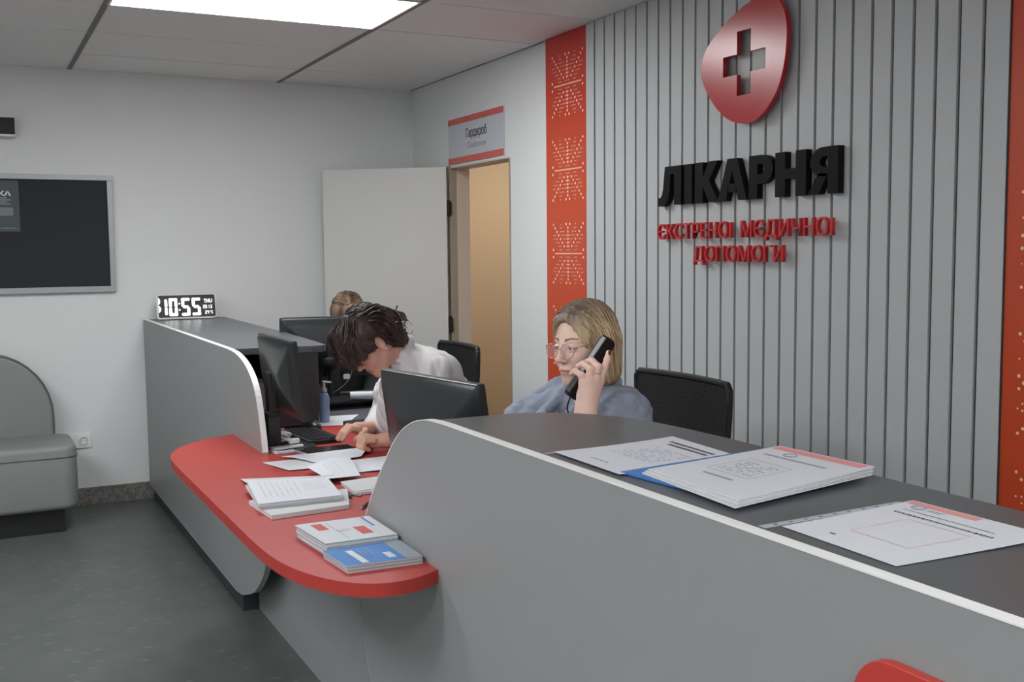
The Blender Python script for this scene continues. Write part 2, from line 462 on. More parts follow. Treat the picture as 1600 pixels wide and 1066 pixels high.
# doorway and its leaf
bm = NB()
box(bm, (XR - 0.012, 5.868, 0), (XR + 0.034, 5.875, 1.938)); box(bm, (XR - 0.006, 5.875, 0), (XR, 5.93, 1.955)); 
o = obj('trim_1', bm, BEIGE); tag(o, kind='structure')
bm = NB()
box(bm, (XR + 0.034, 5.866, 0.52), (XR + 0.118, 5.875, 1.94)); box(bm, (XR - 0.004, 5.10, 1.937), (XR + 0.118, 5.866, 1.945))
o = obj('trim_2', bm, CREAM); tag(o, kind='structure')
o = obj('trim_3', BX((XR - 0.003, 5.093, 0), (XR + 0.118, 5.106, 1.9370)), BEIGE); tag(o, kind='structure')
o = obj('trim_4', BX((XR + 0.05, 5.862, 0.0), (XR + 0.118, 5.876, 0.52)), mat('grey_jamb_guard', srgb(140, 134, 136), 0.5)); tag(o, kind='structure')
hinge = Vector((2.618, 5.895, 0)); free = Vector((2.0, 6.372, 0)); d = (free - hinge); ln = d.length; ang = math.atan2(d.y, d.x)
Md = Matrix.Translation(hinge) @ Matrix.Rotation(ang, 4, 'Z')
door = obj('door_1', BX((0.0, 0.0, 0.008), (ln, 0.04, 1.945), Md), DOORW, bevel=0.002); tag(door, kind='structure')
for z in (1.70, 1.0, 0.25):
    bm = NB(); tube(bm, [(2.610, 5.868, z - 0.05), (2.610, 5.868, z + 0.05)], 0.009, 10); box(bm, (2.612, 5.855, z - 0.04), (2.622, 5.868, z + 0.04))
    obj('hinge', bm, BLACKM, door)
bm = NB(); h = Md @ Matrix.Translation((ln - 0.06, -0.001, 1.02))
tube(bm, [h @ Vector((0, 0, 0)), h @ Vector((0, -0.05, 0)), h @ Vector((-0.11, -0.05, 0))], 0.008, 8)
box(bm, (-0.02, -0.006, -0.07), (0.02, 0.001, 0.05), h)
obj('door_handle', bm, SILV, door)

# sign above the door
t = thing('door_sign', 'white cloakroom sign with two coral bars above the open doorway', 'sign', (XR - 0.006, 5.52, 1.96))
obj('plate', BX((2.6225, 5.153, 1.958), (XR, 5.885, 2.221)), mat('sign_plate', srgb(196, 197, 205), 0.5), t)
obj('top_bar', BX((2.6205, 5.153, 2.187), (2.6225, 5.885, 2.221)), mat('coral_sign_bar', srgb(206, 100, 88), 0.5), t)
obj('bottom_bar', BX((2.6205, 5.153, 1.958), (2.6225, 5.885, 1.993)), MATS['coral_sign_bar'], t)
obj('lettering', NB(), INK, t) if False else link_mesh('lettering', text_mesh('Гардероб', 0.27, 0.068, 0.001, FB(5.50, 2.115, 2.6225), 0.01), INK, t)
link_mesh('lettering', text_mesh('Cloakroom', 0.245, 0.036, 0.001, FB(5.50, 2.052, 2.6225)), INKL, t)

# wall sign: emblem and lettering
t = thing('hospital_emblem', 'glossy red rounded emblem with a cut-out cross on the slatted wall', 'emblem', (2.6, 3.1, 1.9))
outl = [(3.057,2.325),(3.109,2.311),(3.191,2.278),(3.24,2.25),(3.298,2.21),(3.330,2.17),(3.343,2.12),(3.33,2.076),(3.299,2.027),(3.259,1.981),(3.223,1.949),(3.187,1.925),(3.145,1.907),(3.097,1.896),(3.057,1.895),(3.018,1.903),(2.98,1.923),(2.942,1.955),(2.912,1.99),(2.892,2.03),(2.878,2.073),(2.868,2.129),(2.865,2.189),(2.871,2.235),(2.886,2.272),(2.908,2.303),(2.936,2.324),(2.967,2.335),(3.01,2.336)]
outl = [(p.x, p.y) for p in catmull(outl, 3, True)]
cy0, cy1, cy2, cy3 = 3.209, 3.129, 3.053, 2.973; cz0, cz1, cz2, cz3 = 1.999, 2.077, 2.150, 2.231
cross = [(cy1,cz3),(cy2,cz3),(cy2,cz2),(cy3,cz2),(cy3,cz1),(cy2,cz1),(cy2,cz0),(cy1,cz0),(cy1,cz1),(cy0,cz1),(cy0,cz2),(cy1,cz2)]
def plate_with_hole(outer, inner, x0, x1):
    cu = bpy.data.curves.new('emblem', 'CURVE'); cu.dimensions = '2D'; cu.fill_mode = 'BOTH'; cu.extrude = abs(x1 - x0) / 2
    for pts in (outer, inner):
        s = cu.splines.new('POLY'); s.points.add(len(pts) - 1); s.use_cyclic_u = True
        for p, q in zip(s.points, pts): p.co = (-q[0], q[1], 0, 1)
    o = bpy.data.objects.new('emblem', cu); COL.objects.link(o)
    me = bpy.data.meshes.new_from_object(o.evaluated_get(bpy.context.evaluated_depsgraph_get()))
    bpy.data.objects.remove(o); bpy.data.curves.remove(cu)
    me.transform(frame(((x0 + x1) / 2, 0, 0), (0, -1, 0), (0, 0, 1)))
    return me
link_mesh('face', plate_with_hole(outl, cross, 2.556, 2.575), LRED, t)
for y, z in ((3.25, 2.1), (2.93, 2.1), (3.1, 1.95), (3.05, 2.29)): obj('spacer', tube(NB(), [(2.575, y, z), (2.6, y, z)], 0.009, 10), SILV, t)

t = thing('sign_lettering', 'large raised black letters spelling the hospital name on the slatted wall', 'lettering', (2.6, 3.13, 1.62))
z0, z1 = 1.620, 1.776; H = z1 - z0
def letter(ya, yb, polys):
    """polys in unit box: x 0..1 left to right, y 0..1 up"""
    bm = NB(); w = ya - yb
    for pts in polys: prism(bm, [(ya - p[0]*w, z0 + p[1]*H) for p in pts], 2.570, 2.596, 'x')
    obj('letter', bm, LBLK, t)
def arcpts(cx, cy, rx, ry, a0, a1, n=10): return [(cx + rx*math.cos(R(a0 + (a1-a0)*i/n)), cy + ry*math.sin(R(a0 + (a1-a0)*i/n))) for i in range(n+1)]
letter(3.645, 3.487, [[(.30,1),(1,1),(1,0),(.70,0),(.70,.80),(.545,.80),(.50,.36),(.44,.16),(.34,.03),(.2,-.03),(.0,-.02),(.0,.19),(.10,.20),(.17,.27),(.22,.42)]])
letter(3.465, 3.416, [[(0,0),(1,0),(1,1),(0,1)]])
letter(3.397, 3.253, [[(0,0),(.35,0),(.35,.40),(.62,0),(1.02,0),(.62,.53),(.98,1),(.61,1),(.35,.62),(.35,1),(0,1)]])
letter(3.253, 3.085, [[(0,0),(.29,0),(.355,.20),(.645,.20),(.71,0),(1.0,0),(.67,1),(.33,1)][0:8]] if False else
       [[(0,0),(.29,0),(.5,.72),(.5,1),(.33,1)],[(1,0),(.71,0),(.5,.72),(.5,1),(.67,1)],[(.32,.2),(.68,.2),(.61,.40),(.39,.40)]])
bowl = [(0,1),(.5,1)] + arcpts(.5, .675, .5, .325, 90, -90) + [(.36,.35),(.36,.56),(.5,.56)] + arcpts(.5, .675, .16, .115, -90, 90) + [(.36,.79),(.36,.79)]
letter(3.074, 2.944, [[(0,0),(.36,0),(.36,1),(0,1)], [(.36,1),(.52,1)] + arcpts(.52, .67, .48, .33, 90, -90)[1:-1] + [(.52,.34),(.36,.34),(.36,.555),(.50,.555)] + arcpts(.50, .675, .15, .12, -90, 90)[1:-1] + [(.50,.795),(.36,.795)]])
letter(2.932, 2.777, [[(0,0),(.33,0),(.33,.39),(.67,.39),(.67,0),(1,0),(1,1),(.67,1),(.67,.62),(.33,.62),(.33,1),(0,1)]])
letter(2.766, 2.627, [[(.66,0),(1,0),(1,1),(.66,1)], [(.66,1),(.5,1)] + arcpts(.5, .685, .44, .315, 90, 270)[1:-1] + [(.5,.37),(.66,.37),(.66,.57),(.54,.57)] + arcpts(.54, .685, .15, .115, 270, 90)[1:-1] + [(.54,.80),(.66,.80)], [(0,0),(.36,0),(.66,.42),(.45,.45),(.30,.41)]])
def line_letters(words, zb, h, label, depth, m, off):
    t = thing('sign_lettering', label, 'lettering', (2.6, (words[0][1] + words[-1][2]) / 2, zb))
    cap = bounds(_text_raw('Н', .5, off)); ch = cap[1][1] - cap[0][1]; cb = cap[0][1]
    for s, ya, yb in words:
        lo, hi = bounds(_text_raw(s, .5, off)); sx = (ya - yb) / (hi[0] - lo[0])
        for i, c in enumerate(s):
            me = _text_raw(c, .5, off); b = bounds(me); dx = bounds(_text_raw(s[:i+1], .5, off))[1][0] - b[1][0]
            me.transform(FB(ya, zb, 2.596 - depth) @ Matrix.Diagonal((sx, h / ch, depth, 1)) @ Matrix.Translation((dx - lo[0], -cb, 0.5)))
            link_mesh('letter', me, m, t)
line_letters([('ЄКСТРЕНОI', 3.642, 3.168), ('МЄДИЧНОI', 3.112, 2.645)], 1.481, 0.062, 'upper line of thin raised red letters under the black name', 0.016, LREDT, 0.0)
line_letters([('ДОПОМОГИ', 3.398, 2.882)], 1.391, 0.060, 'lower centred line of thin raised red letters on the slatted wall', 0.016, LREDT, 0.0)

# notice board on the back wall
t = thing('notice_board', 'black notice board in a grey aluminium frame on the back wall', 'notice board', (0.1, YB, 1.228))
obj('board', BX((-0.70, 6.465, 1.25), (0.745, YB, 1.865)), mat('black_felt', srgb(38, 40, 46), 0.8, bump=0.2, bscale=500), t)
bm = NB()
box(bm, (-0.73, 6.452, 1.861), (0.773, YB, 1.889)); box(bm, (-0.73, 6.452, 1.229), (0.773, YB, 1.262)); box(bm, (0.744, 6.452, 1.262), (0.773, YB, 1.861)); box(bm, (-0.73, 6.452, 1.262), (-0.70, YB, 1.861))
obj('frame', bm, SILV, t, bevel=0.002)
t = thing('poster', 'small dark grey-green poster with white lettering pinned on the black board', 'poster', (0.15, 6.464, 1.573))
obj('sheet', BX((0.0, 6.4605, 1.573), (0.287, 6.464, 1.852)), mat('poster_print', srgb(70, 80, 80), 0.6), t, bevel=0.001)
link_mesh('lettering', text_mesh('ІКА', 0.085, 0.026, 0.001, FA(0.205, 1.782, 6.4605), 0.03), WPL, t)
bm = NB()
for i in range(4): box(bm, (0.10, 6.4598, 1.722 + i*0.011), (0.245 - 0.02*(i % 2), 6.4606, 1.727 + i*0.011))
box(bm, (0.19, 6.4598, 1.590), (0.265, 6.4606, 1.594))
o = obj('print_lines', bm, INKL, t); o['kind'] = 'stuff'
obj('print_panel', prism(NB(), rrect(0.10, 1.66, 0.255, 1.705, 0.008), 6.4597, 6.4606, 'y'), mat('poster_panel', srgb(115, 128, 128), 0.6), t)
t = thing('wall_display', 'black display box with a white underside high on the back wall', 'display', (0.0, YB, 2.09))
obj('housing', BX((-0.65, 6.41, 2.098), (0.281, YB, 2.188)), BLACKM, t, bevel=0.003)
obj('underside', BX((-0.65, 6.405, 2.087), (0.284, YB, 2.098)), WPL, t)
t = thing('wall_socket', 'white double wall socket low between bench and desk', 'socket', (0.53, YB, 0.34))
obj('plate', prism(NB(), rrect(0.445, 0.335, 0.603, 0.418, 0.008), 6.470, YB, 'y'), WPL, t, bevel=0.002)
for cx in (0.485, 0.562):
    bm = NB(); lathe(bm, [(0.026, 0), (0.026, 0.006), (0.021, 0.006), (0.019, 0.0015)], M=frame((cx, 6.470, 0.377), (1, 0, 0), (0, 0, 1)), n=20)
    s = obj('outlet', bm, WPL, t)
    bm = NB()
    for q in (-0.0095, 0.0095): tube(bm, [(cx + q, 6.4686, 0.377), (cx + q, 6.4680, 0.377)], 0.0024, 8)
    obj('pin_hole', bm, BLACKM, s)
    bm = NB(); tube(bm, [(cx + 0.0205*math.cos(a*.3927), 6.4640, 0.377 + 0.0205*math.sin(a*.3927)) for a in range(17)], 0.0016, 5, False); obj('rim', bm, SILV, s)

# bench
t = thing('bench', 'grey leatherette waiting bench with an arched back against the white wall', 'bench', (-0.2, 6.1, 0))
L0, L1 = -0.98, 0.40
arch = [(L0, 0.40), (L1, 0.40), (L1, 0.56)] + [(L1 - 0.33 + 0.33*math.cos(R(a)), 0.56 + 0.355*math.sin(R(a))) for a in range(10, 91, 10)] + [(L0 + 0.33 - 0.33*math.cos(R(a)), 0.56 + 0.355*math.sin(R(a))) for a in range(90, -1, -10)]
obj('backrest', prism(NB(), arch, 6.28, 6.42, 'y'), LEATH, t, smooth=True, bevel=0.022, seg=4)
bm = NB(); tube(bm, [(p[0], 6.286, p[1]) for p in [(L1, 0.44)] + arch[2:]], 0.0045, 6)
obj('backrest_piping', bm, mat('dark_piping', srgb(95, 99, 97), 0.5), t, smooth=True)
seat = prism(NB(), rrect(-1.06, 5.845, 0.478, 6.30, 0.075, 8), 0.125, 0.462, 'z')
seat = obj('seat', seat, LEATH, t, smooth=True, bevel=0.03, seg=4)
bm = NB(); sp = rrect(-1.062, 5.843, 0.480, 6.302, 0.077, 8); tube(bm, [(p[0], p[1], 0.402) for p in sp + sp[:1]], 0.0032, 6)
obj('seam', bm, MATS['dark_piping'], seat, smooth=True)
obj('plinth', BX((-0.98, 5.90, 0), (0.405, 6.28, 0.126)), BLACKM, t)

# ------------------------------------------------------------------ the reception desk
desk = thing('reception_desk', 'long grey reception desk with two raised counters and a coral red low worktop', 'desk', (1.0, 3.0, 0))
near = [(-1.2, 0.085), (2.15, 0.085), (2.33, 0.10), (2.48, 0.16), (2.59, 0.26), (2.65, 0.36), (2.68, 0.47), (2.69, 0.55), (2.672, 0.64), (2.64, 0.725), (2.585, 0.80), (2.52, 0.872), (2.44, 0.950), (2.375, 1.000), (2.31, 1.032), (2.25, 1.050), (2.187, 1.059), (2.10, 1.062), (-1.2, 1.062)]
near = near[:2] + [(p.x, p.y) for p in catmull(near[2:18], 3)] + [near[18]]
far = [(6.47, 0.085), (4.216, 0.085), (4.11, 0.10), (4.014, 0.13), (3.90, 0.175), (3.813, 0.233), (3.74, 0.30), (3.695, 0.39), (3.675, 0.50), (3.68, 0.60), (3.715, 0.70), (3.74, 0.79), (3.785, 0.90), (3.83, 0.960), (3.90, 1.005), (4.00, 1.038), (4.12, 1.057), (4.25, 1.062), (6.47, 1.062)]
far = far[:1] + [(p.x, p.y) for p in catmull(far[1:18], 3)] + [far[18]]
for nm, pts in (('near', near), ('far', far)):
    p = obj('front_panel', prism(NB(), pts, 0.916, 0.934, 'x'), GREY, desk)
    for white in (True, False):
        bm = NB()
        for i in range(len(pts)):
            a, b = pts[i], pts[(i+1) % len(pts)]
            if (a[1] >= 0.72 and b[1] >= 0.72) != white: continue
            if abs(a[0]) > 6.4 and abs(b[0]) > 6.4: continue
            d = Vector((b[0]-a[0], b[1]-a[1])); 
            nrm = Vector((d.y, -d.x)).normalized()
            # outward check
            cxy = Vector((sum(q[0] for q in pts)/len(pts), 0.57))
            if (Vector(((a[0]+b[0])/2, (a[1]+b[1])/2)) - cxy).dot(nrm) < 0: nrm = -nrm
            o_ = nrm * 0.0022
            q = [(a[0], a[1]), (b[0], b[1]), (b[0]+o_.x, b[1]+o_.y), (a[0]+o_.x, a[1]+o_.y)]
            prism(bm, q, 0.9145, 0.9355, 'x')
        obj('edge_band', bm, EDGE if white else EDGE2, p)
# counter tops
def arcp(cx, cy, r, a0, a1, n=10): return [(cx + r*math.cos(R(a0 + (a1-a0)*i/n)), cy + r*math.sin(R(a0 + (a1-a0)*i/n))) for i in range(n+1)]
ct = [(0.936, -1.2), (1.330, -1.2), (1.335, 1.2), (1.350, 1.67)] + [(1.347, 1.80), (1.338, 1.92), (1.315, 2.01), (1.280, 2.08), (1.225, 2.14), (1.150, 2.175), (1.05, 2.185)] + [(0.936, 2.185)]
obj('counter_top', prism(NB(), ct, 1.034, 1.060), DGREY, desk, bevel=0.001)
ct = [(0.936, 6.475), (0.936, 4.245), (1.08, 4.243)] + [(1.18, 4.235), (1.25, 4.21)] + arcp(1.272, 4.26, 0.05, -75, 0, 5) + [(1.36, 5.0), (1.385, 6.475)]
obj('counter_top', prism(NB(), ct, 1.034, 1.060), DGREY, desk, bevel=0.001)
# carcasses under the counters
obj('inner_panel', BX((1.205, 4.262, 0.73), (1.225, 6.47, 1.034)), DGREY, desk)
obj('end_panel', prism(NB(), [(1.075, 4.262), (1.075, 4.245), (1.22, 4.235), (1.285, 4.25), (1.29, 4.262)], 0.73, 1.034), mat('dark_end_laminate', srgb(62, 65, 68), 0.4), desk)
obj('shelf_back', BX((0.936, 4.46, 0.93), (1.075, 4.475, 1.034)), BLACKM, desk)
obj('shelf_side', BX((1.060, 4.262, 0.93), (1.075, 4.46, 1.034)), BLACKM, desk)
obj('shelf', BX((0.936, 4.262, 0.915), (1.075, 4.475, 0.93)), DGREY, desk)
obj('lower_panel', BX((0.936, 4.266, 0.727), (1.075, 4.28, 0.915)), GREY, desk)
obj('support_panel', BX((0.936, 1.93, 0.73), (1.22, 1.95, 1.034)), DGREY, desk)
obj('support_panel', BX((0.936, 0.2, 0.73), (1.22, 0.22, 1.034)), DGREY, desk)
# low worktops
low = [(0.936, 2.12), (1.47, 2.12), (1.47, 4.20), (0.936, 4.20), (0.936, 4.205), (0.905, 4.195), (0.84, 4.165), (0.76, 4.11), (0.69, 4.03), (0.640, 3.93), (0.612, 3.80), (0.606, 3.60), (0.606, 2.62), (0.612, 2.45), (0.630, 2.33), (0.665, 2.23), (0.715, 2.155), (0.775, 2.118), (0.845, 2.118), (0.915, 2.150)]
low = low[:5] + [(q.x, q.y) for q in catmull(low[5:12], 4)] + [(q.x, q.y) for q in catmull(low[12:], 4)]
obj('red_worktop', prism(NB(), low, 0.694, 0.725), RED, desk)
obj('grey_worktop', prism(NB(), [(0.936, 4.202), (1.50, 4.202), (1.90, 4.55), (1.92, 5.22), (1.226, 5.22), (1.226, 6.46), (0.936, 6.46)], 0.694, 0.724), DGREY, desk)
obj('grey_worktop', BX((0.936, -1.2, 0.694), (1.55, 2.118, 0.725)), DGREY, desk)
obj('recessed_panel', BX((1.000, 1.9, 0.0), (1.018, 4.55, 0.694)), GREY, desk)
obj('recessed_panel', BX((1.000, -1.2, 0.0), (1.018, 1.9, 0.694)), GREY, desk)
obj('recessed_panel', BX((1.000, 4.55, 0.0), (1.018, 6.46, 0.694)), GREY, desk)
obj('kick_plinth', BX((0.937, 4.20, 0), (0.999, 6.46, 0.10)), KICK, desk)
obj('kick_plinth', BX((0.937, -1.2, 0), (0.999, 2.2, 0.10)), KICK, desk)
for x, y in ((1.40, 5.18), (1.86, 4.62), (1.86, 5.16), (1.42, 3.1), (1.42, 4.1), (1.42, 2.14)): obj('desk_leg', BX((x, y, 0), (x + 0.03, y + 0.03, 0.694)), KICK, desk)
# red rounded panel on the front of the near counter
acc = [(0.30, 0.35), (0.885, 0.35), (0.885, 0.90)] + arcp(0.83, 0.918, 0.056, 0, 90, 8) + [(-0.9, 0.976), (-0.9, 0.35)]
acc = [(-0.9, 0.35), (0.886, 0.35), (0.886, 0.918)] + arcp(0.830, 0.918, 0.056, 0, 90, 8)[1:] + [(-0.9, 0.974)]
obj('red_front_panel', prism(NB(), acc, 0.902, 0.916, 'x'), RED2, desk, bevel=0.002)
# ------------------------------------------------------------------ things on the desk
# clock
zc = 1.0602
t = thing('digital_clock', 'slim white-framed digital clock glowing 10:55 on the far counter', 'clock', (1.145, 6.36, zc))
Mc = frame((1.145, 6.345, zc + 0.004), (1, -0.02, 0), (0, 0.17, 1))
W2, HH = 0.168, 0.145
obj('housing', prism(NB(), rrect(-W2, 0, W2, HH, 0.014, 5), -0.022, 0.0, 'z', Mc), WPL, t, bevel=0.002)
obj('display', prism(NB(), rrect(-W2 + 0.008, 0.010, W2 - 0.006, HH - 0.006, 0.008, 4), 0.0, 0.0012, 'z', Mc), mat('clock_display', srgb(62, 64, 66), 0.25), t)
obj('stand', BX((-0.05, 0.0, -0.055), (0.05, 0.006, -0.02), Mc), WPL, t)
DIG = emit('clock_digits', (1, 1, 1), 1.3)
SEG = {'0': 'abcdef', '1': 'bc', '2': 'abged', '3': 'abgcd', '4': 'fgbc', '5': 'afgcd', '9': 'abcfgd'}
def seg(bm, ch, x, y, w, h, tk, M, d=0.0022):
    g_ = tk*0.08; sl = 0.0
    S = {'a': (0, h-tk, w, h), 'd': (0, 0, w, tk), 'g': (tk*.5, h/2-tk/2, w-tk*.5, h/2+tk/2), 'b': (w-tk, h/2+g_, w, h-tk*.2), 'c': (w-tk, tk*.2, w, h/2-g_), 'f': (0, h/2+g_, tk, h-tk*.2), 'e': (0, tk*.2, tk, h/2-g_)}
    for s in SEG[ch]:
        a = S[s]; prism(bm, rrect(x+a[0], y+a[1], x+a[2], y+a[3], tk*0.38, 3), 0.0011, d, 'z', M)
bm = NB()
seg(bm, '1', -0.128, 0.022, 0.019, 0.098, 0.0150, Mc)
seg(bm, '0', -0.100, 0.018, 0.048, 0.104, 0.0165, Mc)
seg(bm, '5', -0.030, 0.018, 0.048, 0.104, 0.0165, Mc)
seg(bm, '5', 0.030, 0.018, 0.048, 0.104, 0.0165, Mc)
for yy in (0.048, 0.085): prism(bm, rrect(-0.0455, yy, -0.0365, yy + 0.010, 0.004, 3), 0.0011, 0.0022, 'z', Mc)
seg(bm, '2', 0.092, 0.058, 0.009, 0.020, 0.0030, Mc)
seg(bm, '0', 0.105, 0.058, 0.009, 0.020, 0.0030, Mc)
seg(bm, '1', 0.124, 0.058, 0.004, 0.020, 0.0030, Mc)
seg(bm, '3', 0.134, 0.058, 0.009, 0.020, 0.0030, Mc)
seg(bm, '2', 0.103, 0.024, 0.009, 0.021, 0.0030, Mc)
seg(bm, '4', 0.116, 0.024, 0.009, 0.021, 0.0030, Mc)
digits = obj('digits', bm, DIG, t)
link_mesh('lettering', text_mesh('THU', 0.048, 0.022, 0.001, Mc @ Matrix.Translation((0.122, 0.103, 0.0012)), 0.02), DIG, t)
link_mesh('lettering', text_mesh('°C', 0.016, 0.019, 0.001, Mc @ Matrix.Translation((0.140, 0.035, 0.0012)), 0.02), DIG, t)
bm = NB()
for yy, r_ in ((0.106, 0.010), (0.060, 0.013)): prism(bm, [(-0.158, yy - 0.022), (-0.158 + r_, yy - 0.008), (-0.158 + r_, yy + 0.008), (-0.158, yy + 0.022)], 0.0011, 0.002, 'z', Mc)
obj('side_marks', bm, DIG, t)  # two small white emissive marks along the left edge of the display

# monitors: local frame, x = along width, y = screen normal (away from the back), z up
def monitor(label, p_left, p_right, ztop, h, tilt, ztable, stand=True, bulge=0.03):
    a, b = Vector(p_left).to_3d(), Vector(p_right).to_3d(); w = (b - a).length; mid = (a + b) / 2
    ang = math.atan2((b - a).y, (b - a).x)
    t = thing('monitor', label, 'monitor', (mid.x, mid.y, ztable), 0, 'black flat monitors on the desk')
    M = Matrix.Translation((mid.x, mid.y, ztop)) @ Matrix.Rotation(ang, 4, 'Z') @ Matrix.Rotation(tilt, 4, 'X')
    # +y local = screen side
    bm = NB(); n = 8
    prism(bm, rrect(-w/2, -h, w/2, 0, 0.008, 3), -0.004, 0.018, 'y', M)
    obj('casing', bm, MONB, t, bevel=0.003)
    # back shell, inset and bulged
    bm = NB(); rings = []
    for k, (ins, dep) in enumerate(((0.004, -0.004), (0.012, -0.012), (0.05, -0.022), (0.11, -0.022 - bulge*0.6), (0.125, -0.022 - bulge*0.7))):
        ins_z = min(ins, h/2 - 0.02)
        rings.append([bm.verts.new(M @ Vector((x, dep, z))) for x, z in rrect(-w/2 + ins, -h + ins_z, w/2 - ins, -ins_z, 0.01, 3)])
    for r0, r1 in zip(rings[:-1], rings[1:]):
        m_ = len(r0)
        for i in range(m_): bm.faces.new((r0[i], r0[(i+1) % m_], r1[(i+1) % m_], r1[i]))
    bm.faces.new(rings[-1]); bm.faces.new(rings[0][::-1])
    obj('back_shell', bm, MONB, t, smooth=True)
    obj('screen', BX((-w/2 + 0.012, 0.018, -h + 0.018), (w/2 - 0.012, 0.0195, -0.012), M), SCREEN, t)
    c = M @ Vector((0, -0.03, -h*0.6)); 
    Mz = Matrix.Translation((c.x, c.y, 0)) @ Matrix.Rotation(ang, 4, 'Z')
    bm = NB(); box(bm, (-0.03, -0.028, ztable + 0.008), (0.03, 0.0, c.z + 0.05), Mz)
    obj('stand_neck', bm, BLACK, t, bevel=0.004)
    obj('stand_base', prism(NB(), rrect(-0.11, -0.030, 0.11, 0.13, 0.04, 5), ztable + 0.0005, ztable + 0.010, 'z', Mz), BLACK, t, bevel=0.002)
    return t
# left end first so that the screen normal (+90 deg from the width direction) points to the user
M1 = monitor('tilted black monitor seen from behind at the end of the far counter', (1.0, 4.075), (1.0, 3.606), 1.133, 0.29, R(8), 0.7252)
M2 = monitor('black monitor seen from behind beside the curved end of the near counter', (1.02, 2.775), (1.10, 2.307), 1.115, 0.285, R(8), 0.7252)
M3 = monitor('farthest black monitor behind the woman in the white shirt', (1.335, 5.02), (1.83, 4.95), 1.128, 0.30, R(8), 0.7242)

def sheet(name, corners, z, m, parent=None, lift=None, th=0.0006, nu=10, nv=8):
    """sheet of paper over four corners (a b c d in order), lift(u, v) raises it"""
    a, b, c, d = [Vector((p[0], p[1])) for p in corners]
    bm = NB(); top = []; bot = []
    for i in range(nu+1):
        rt, rb = [], []
        for j in range(nv+1):
            u, v = i/nu, j/nv
            p = (a*(1-u) + b*u)*(1-v) + (d*(1-u) + c*u)*v
            h = lift(u, v) if lift else 0
            rt.append(bm.verts.new((p.x, p.y, z + h + th))); rb.append(bm.verts.new((p.x, p.y, z + h)))
        top.append(rt); bot.append(rb)
    for i in range(nu):
        for j in range(nv):
            bm.faces.new((top[i][j], top[i+1][j], top[i+1][j+1], top[i][j+1]))
            bm.faces.new((bot[i][j], bot[i][j+1], bot[i+1][j+1], bot[i+1][j]))
    for i in range(nu):
        bm.faces.new((bot[i][0], bot[i+1][0], top[i+1][0], top[i][0])); bm.faces.new((top[i][nv], top[i+1][nv], bot[i+1][nv], bot[i][nv]))
    for j in range(nv):
        bm.faces.new((top[0][j], top[0][j+1], bot[0][j+1], bot[0][j])); bm.faces.new((bot[nu][j], bot[nu][j+1], top[nu][j+1], top[nu][j]))
    return obj(name, bm, m, parent)
def uvp(corners, u, v, z):
    a, b, c, d = [Vector((p[0], p[1])) for p in corners]
    p = (a*(1-u) + b*u)*(1-v) + (d*(1-u) + c*u)*v
    return Vector((p.x, p.y, z))
def patch(bm, corners, u0, v0, u1, v1, z, lift=None, th=0.0003, n=6):
    """thin printed patch lying on a sheet"""
    for k in range(n):
        ua, ub = u0 + (u1-u0)*k/n, u0 + (u1-u0)*(k+1)/n
        q = [uvp(corners, u, v, z + (lift(u, v) if lift else 0) + th) for u, v in ((ua, v0), (ub, v0), (ub, v1), (ua, v1))]
        bm.faces.new([bm.verts.new(p) for p in q])
def print_line(bm, corners, u0, u1, v, hv, z, seed, lift=None, gap=0.25, seg=0.012):
    r = random.Random(seed); u = u0
    while u < u1:
        w = seg * r.uniform(0.6, 2.2)
        if r.random() > gap: patch(bm, corners, u, v, min(u + w, u1), v + hv, z, lift, n=1)
        u += w + seg * 0.45

ZC = 1.0602
# notices on the near counter: u runs across the counter (X), v from far to near
# first notice (farthest): printed head at the inner side
c1 = [(0.966, 1.705), (1.246, 1.716), (1.240, 1.496), (0.962, 1.474)]
l1 = lambda u, v: 0.0008 + 0.004*(u*u*u)*(1-v) + 0.002*(1-u)**4
t = thing('notice_sheet', 'printed white notice in a clear sleeve, farthest of the three on the near counter', 'notice', (1.10, 1.60, ZC), 0)
sheet('paper', c1, ZC + 0.0004, PAPER, t, l1)
bm = NB(); zz = ZC + 0.001
for v in (0.10, 0.20): pass
for k, uu in enumerate((0.90, 0.84)):
    v = 0.18 + 0.07*k
    while v < 0.80:
        w = 0.016 * random.uniform(.8, 1.6); patch(bm, c1, uu - 0.035, v, uu, v + w, zz, l1, n=1); v += w + 0.009
for uu in (0.12,):
    v = 0.35
    while v < 0.62: patch(bm, c1, uu, v, uu + 0.012, v + 0.03, zz, l1, n=1); v += 0.045
obj('print', bm, INK, t)
bm = NB()
for k in range(9):
    r_ = random.Random(k); uu = 0.36 + k*0.04; v = 0.22 + 0.01*k
    while v < 0.78:
        w = r_.uniform(.01, .04)
        if r_.random() > 0.35: patch(bm, c1, uu, v, uu + 0.02, v + w, zz, l1, n=1)
        v += w + 0.012
obj('faded_print', bm, mat('pale_lilac_ink', srgb(176, 184, 208), 0.7), t)
SLEEVE = mat('sleeve_edge_plastic', srgb(185, 192, 200), 0.15)
sheet('sleeve_edge', [(0.950, 1.712), (1.250, 1.724), (1.250, 1.717), (0.950, 1.705)], ZC + 0.0003, SLEEVE, t)

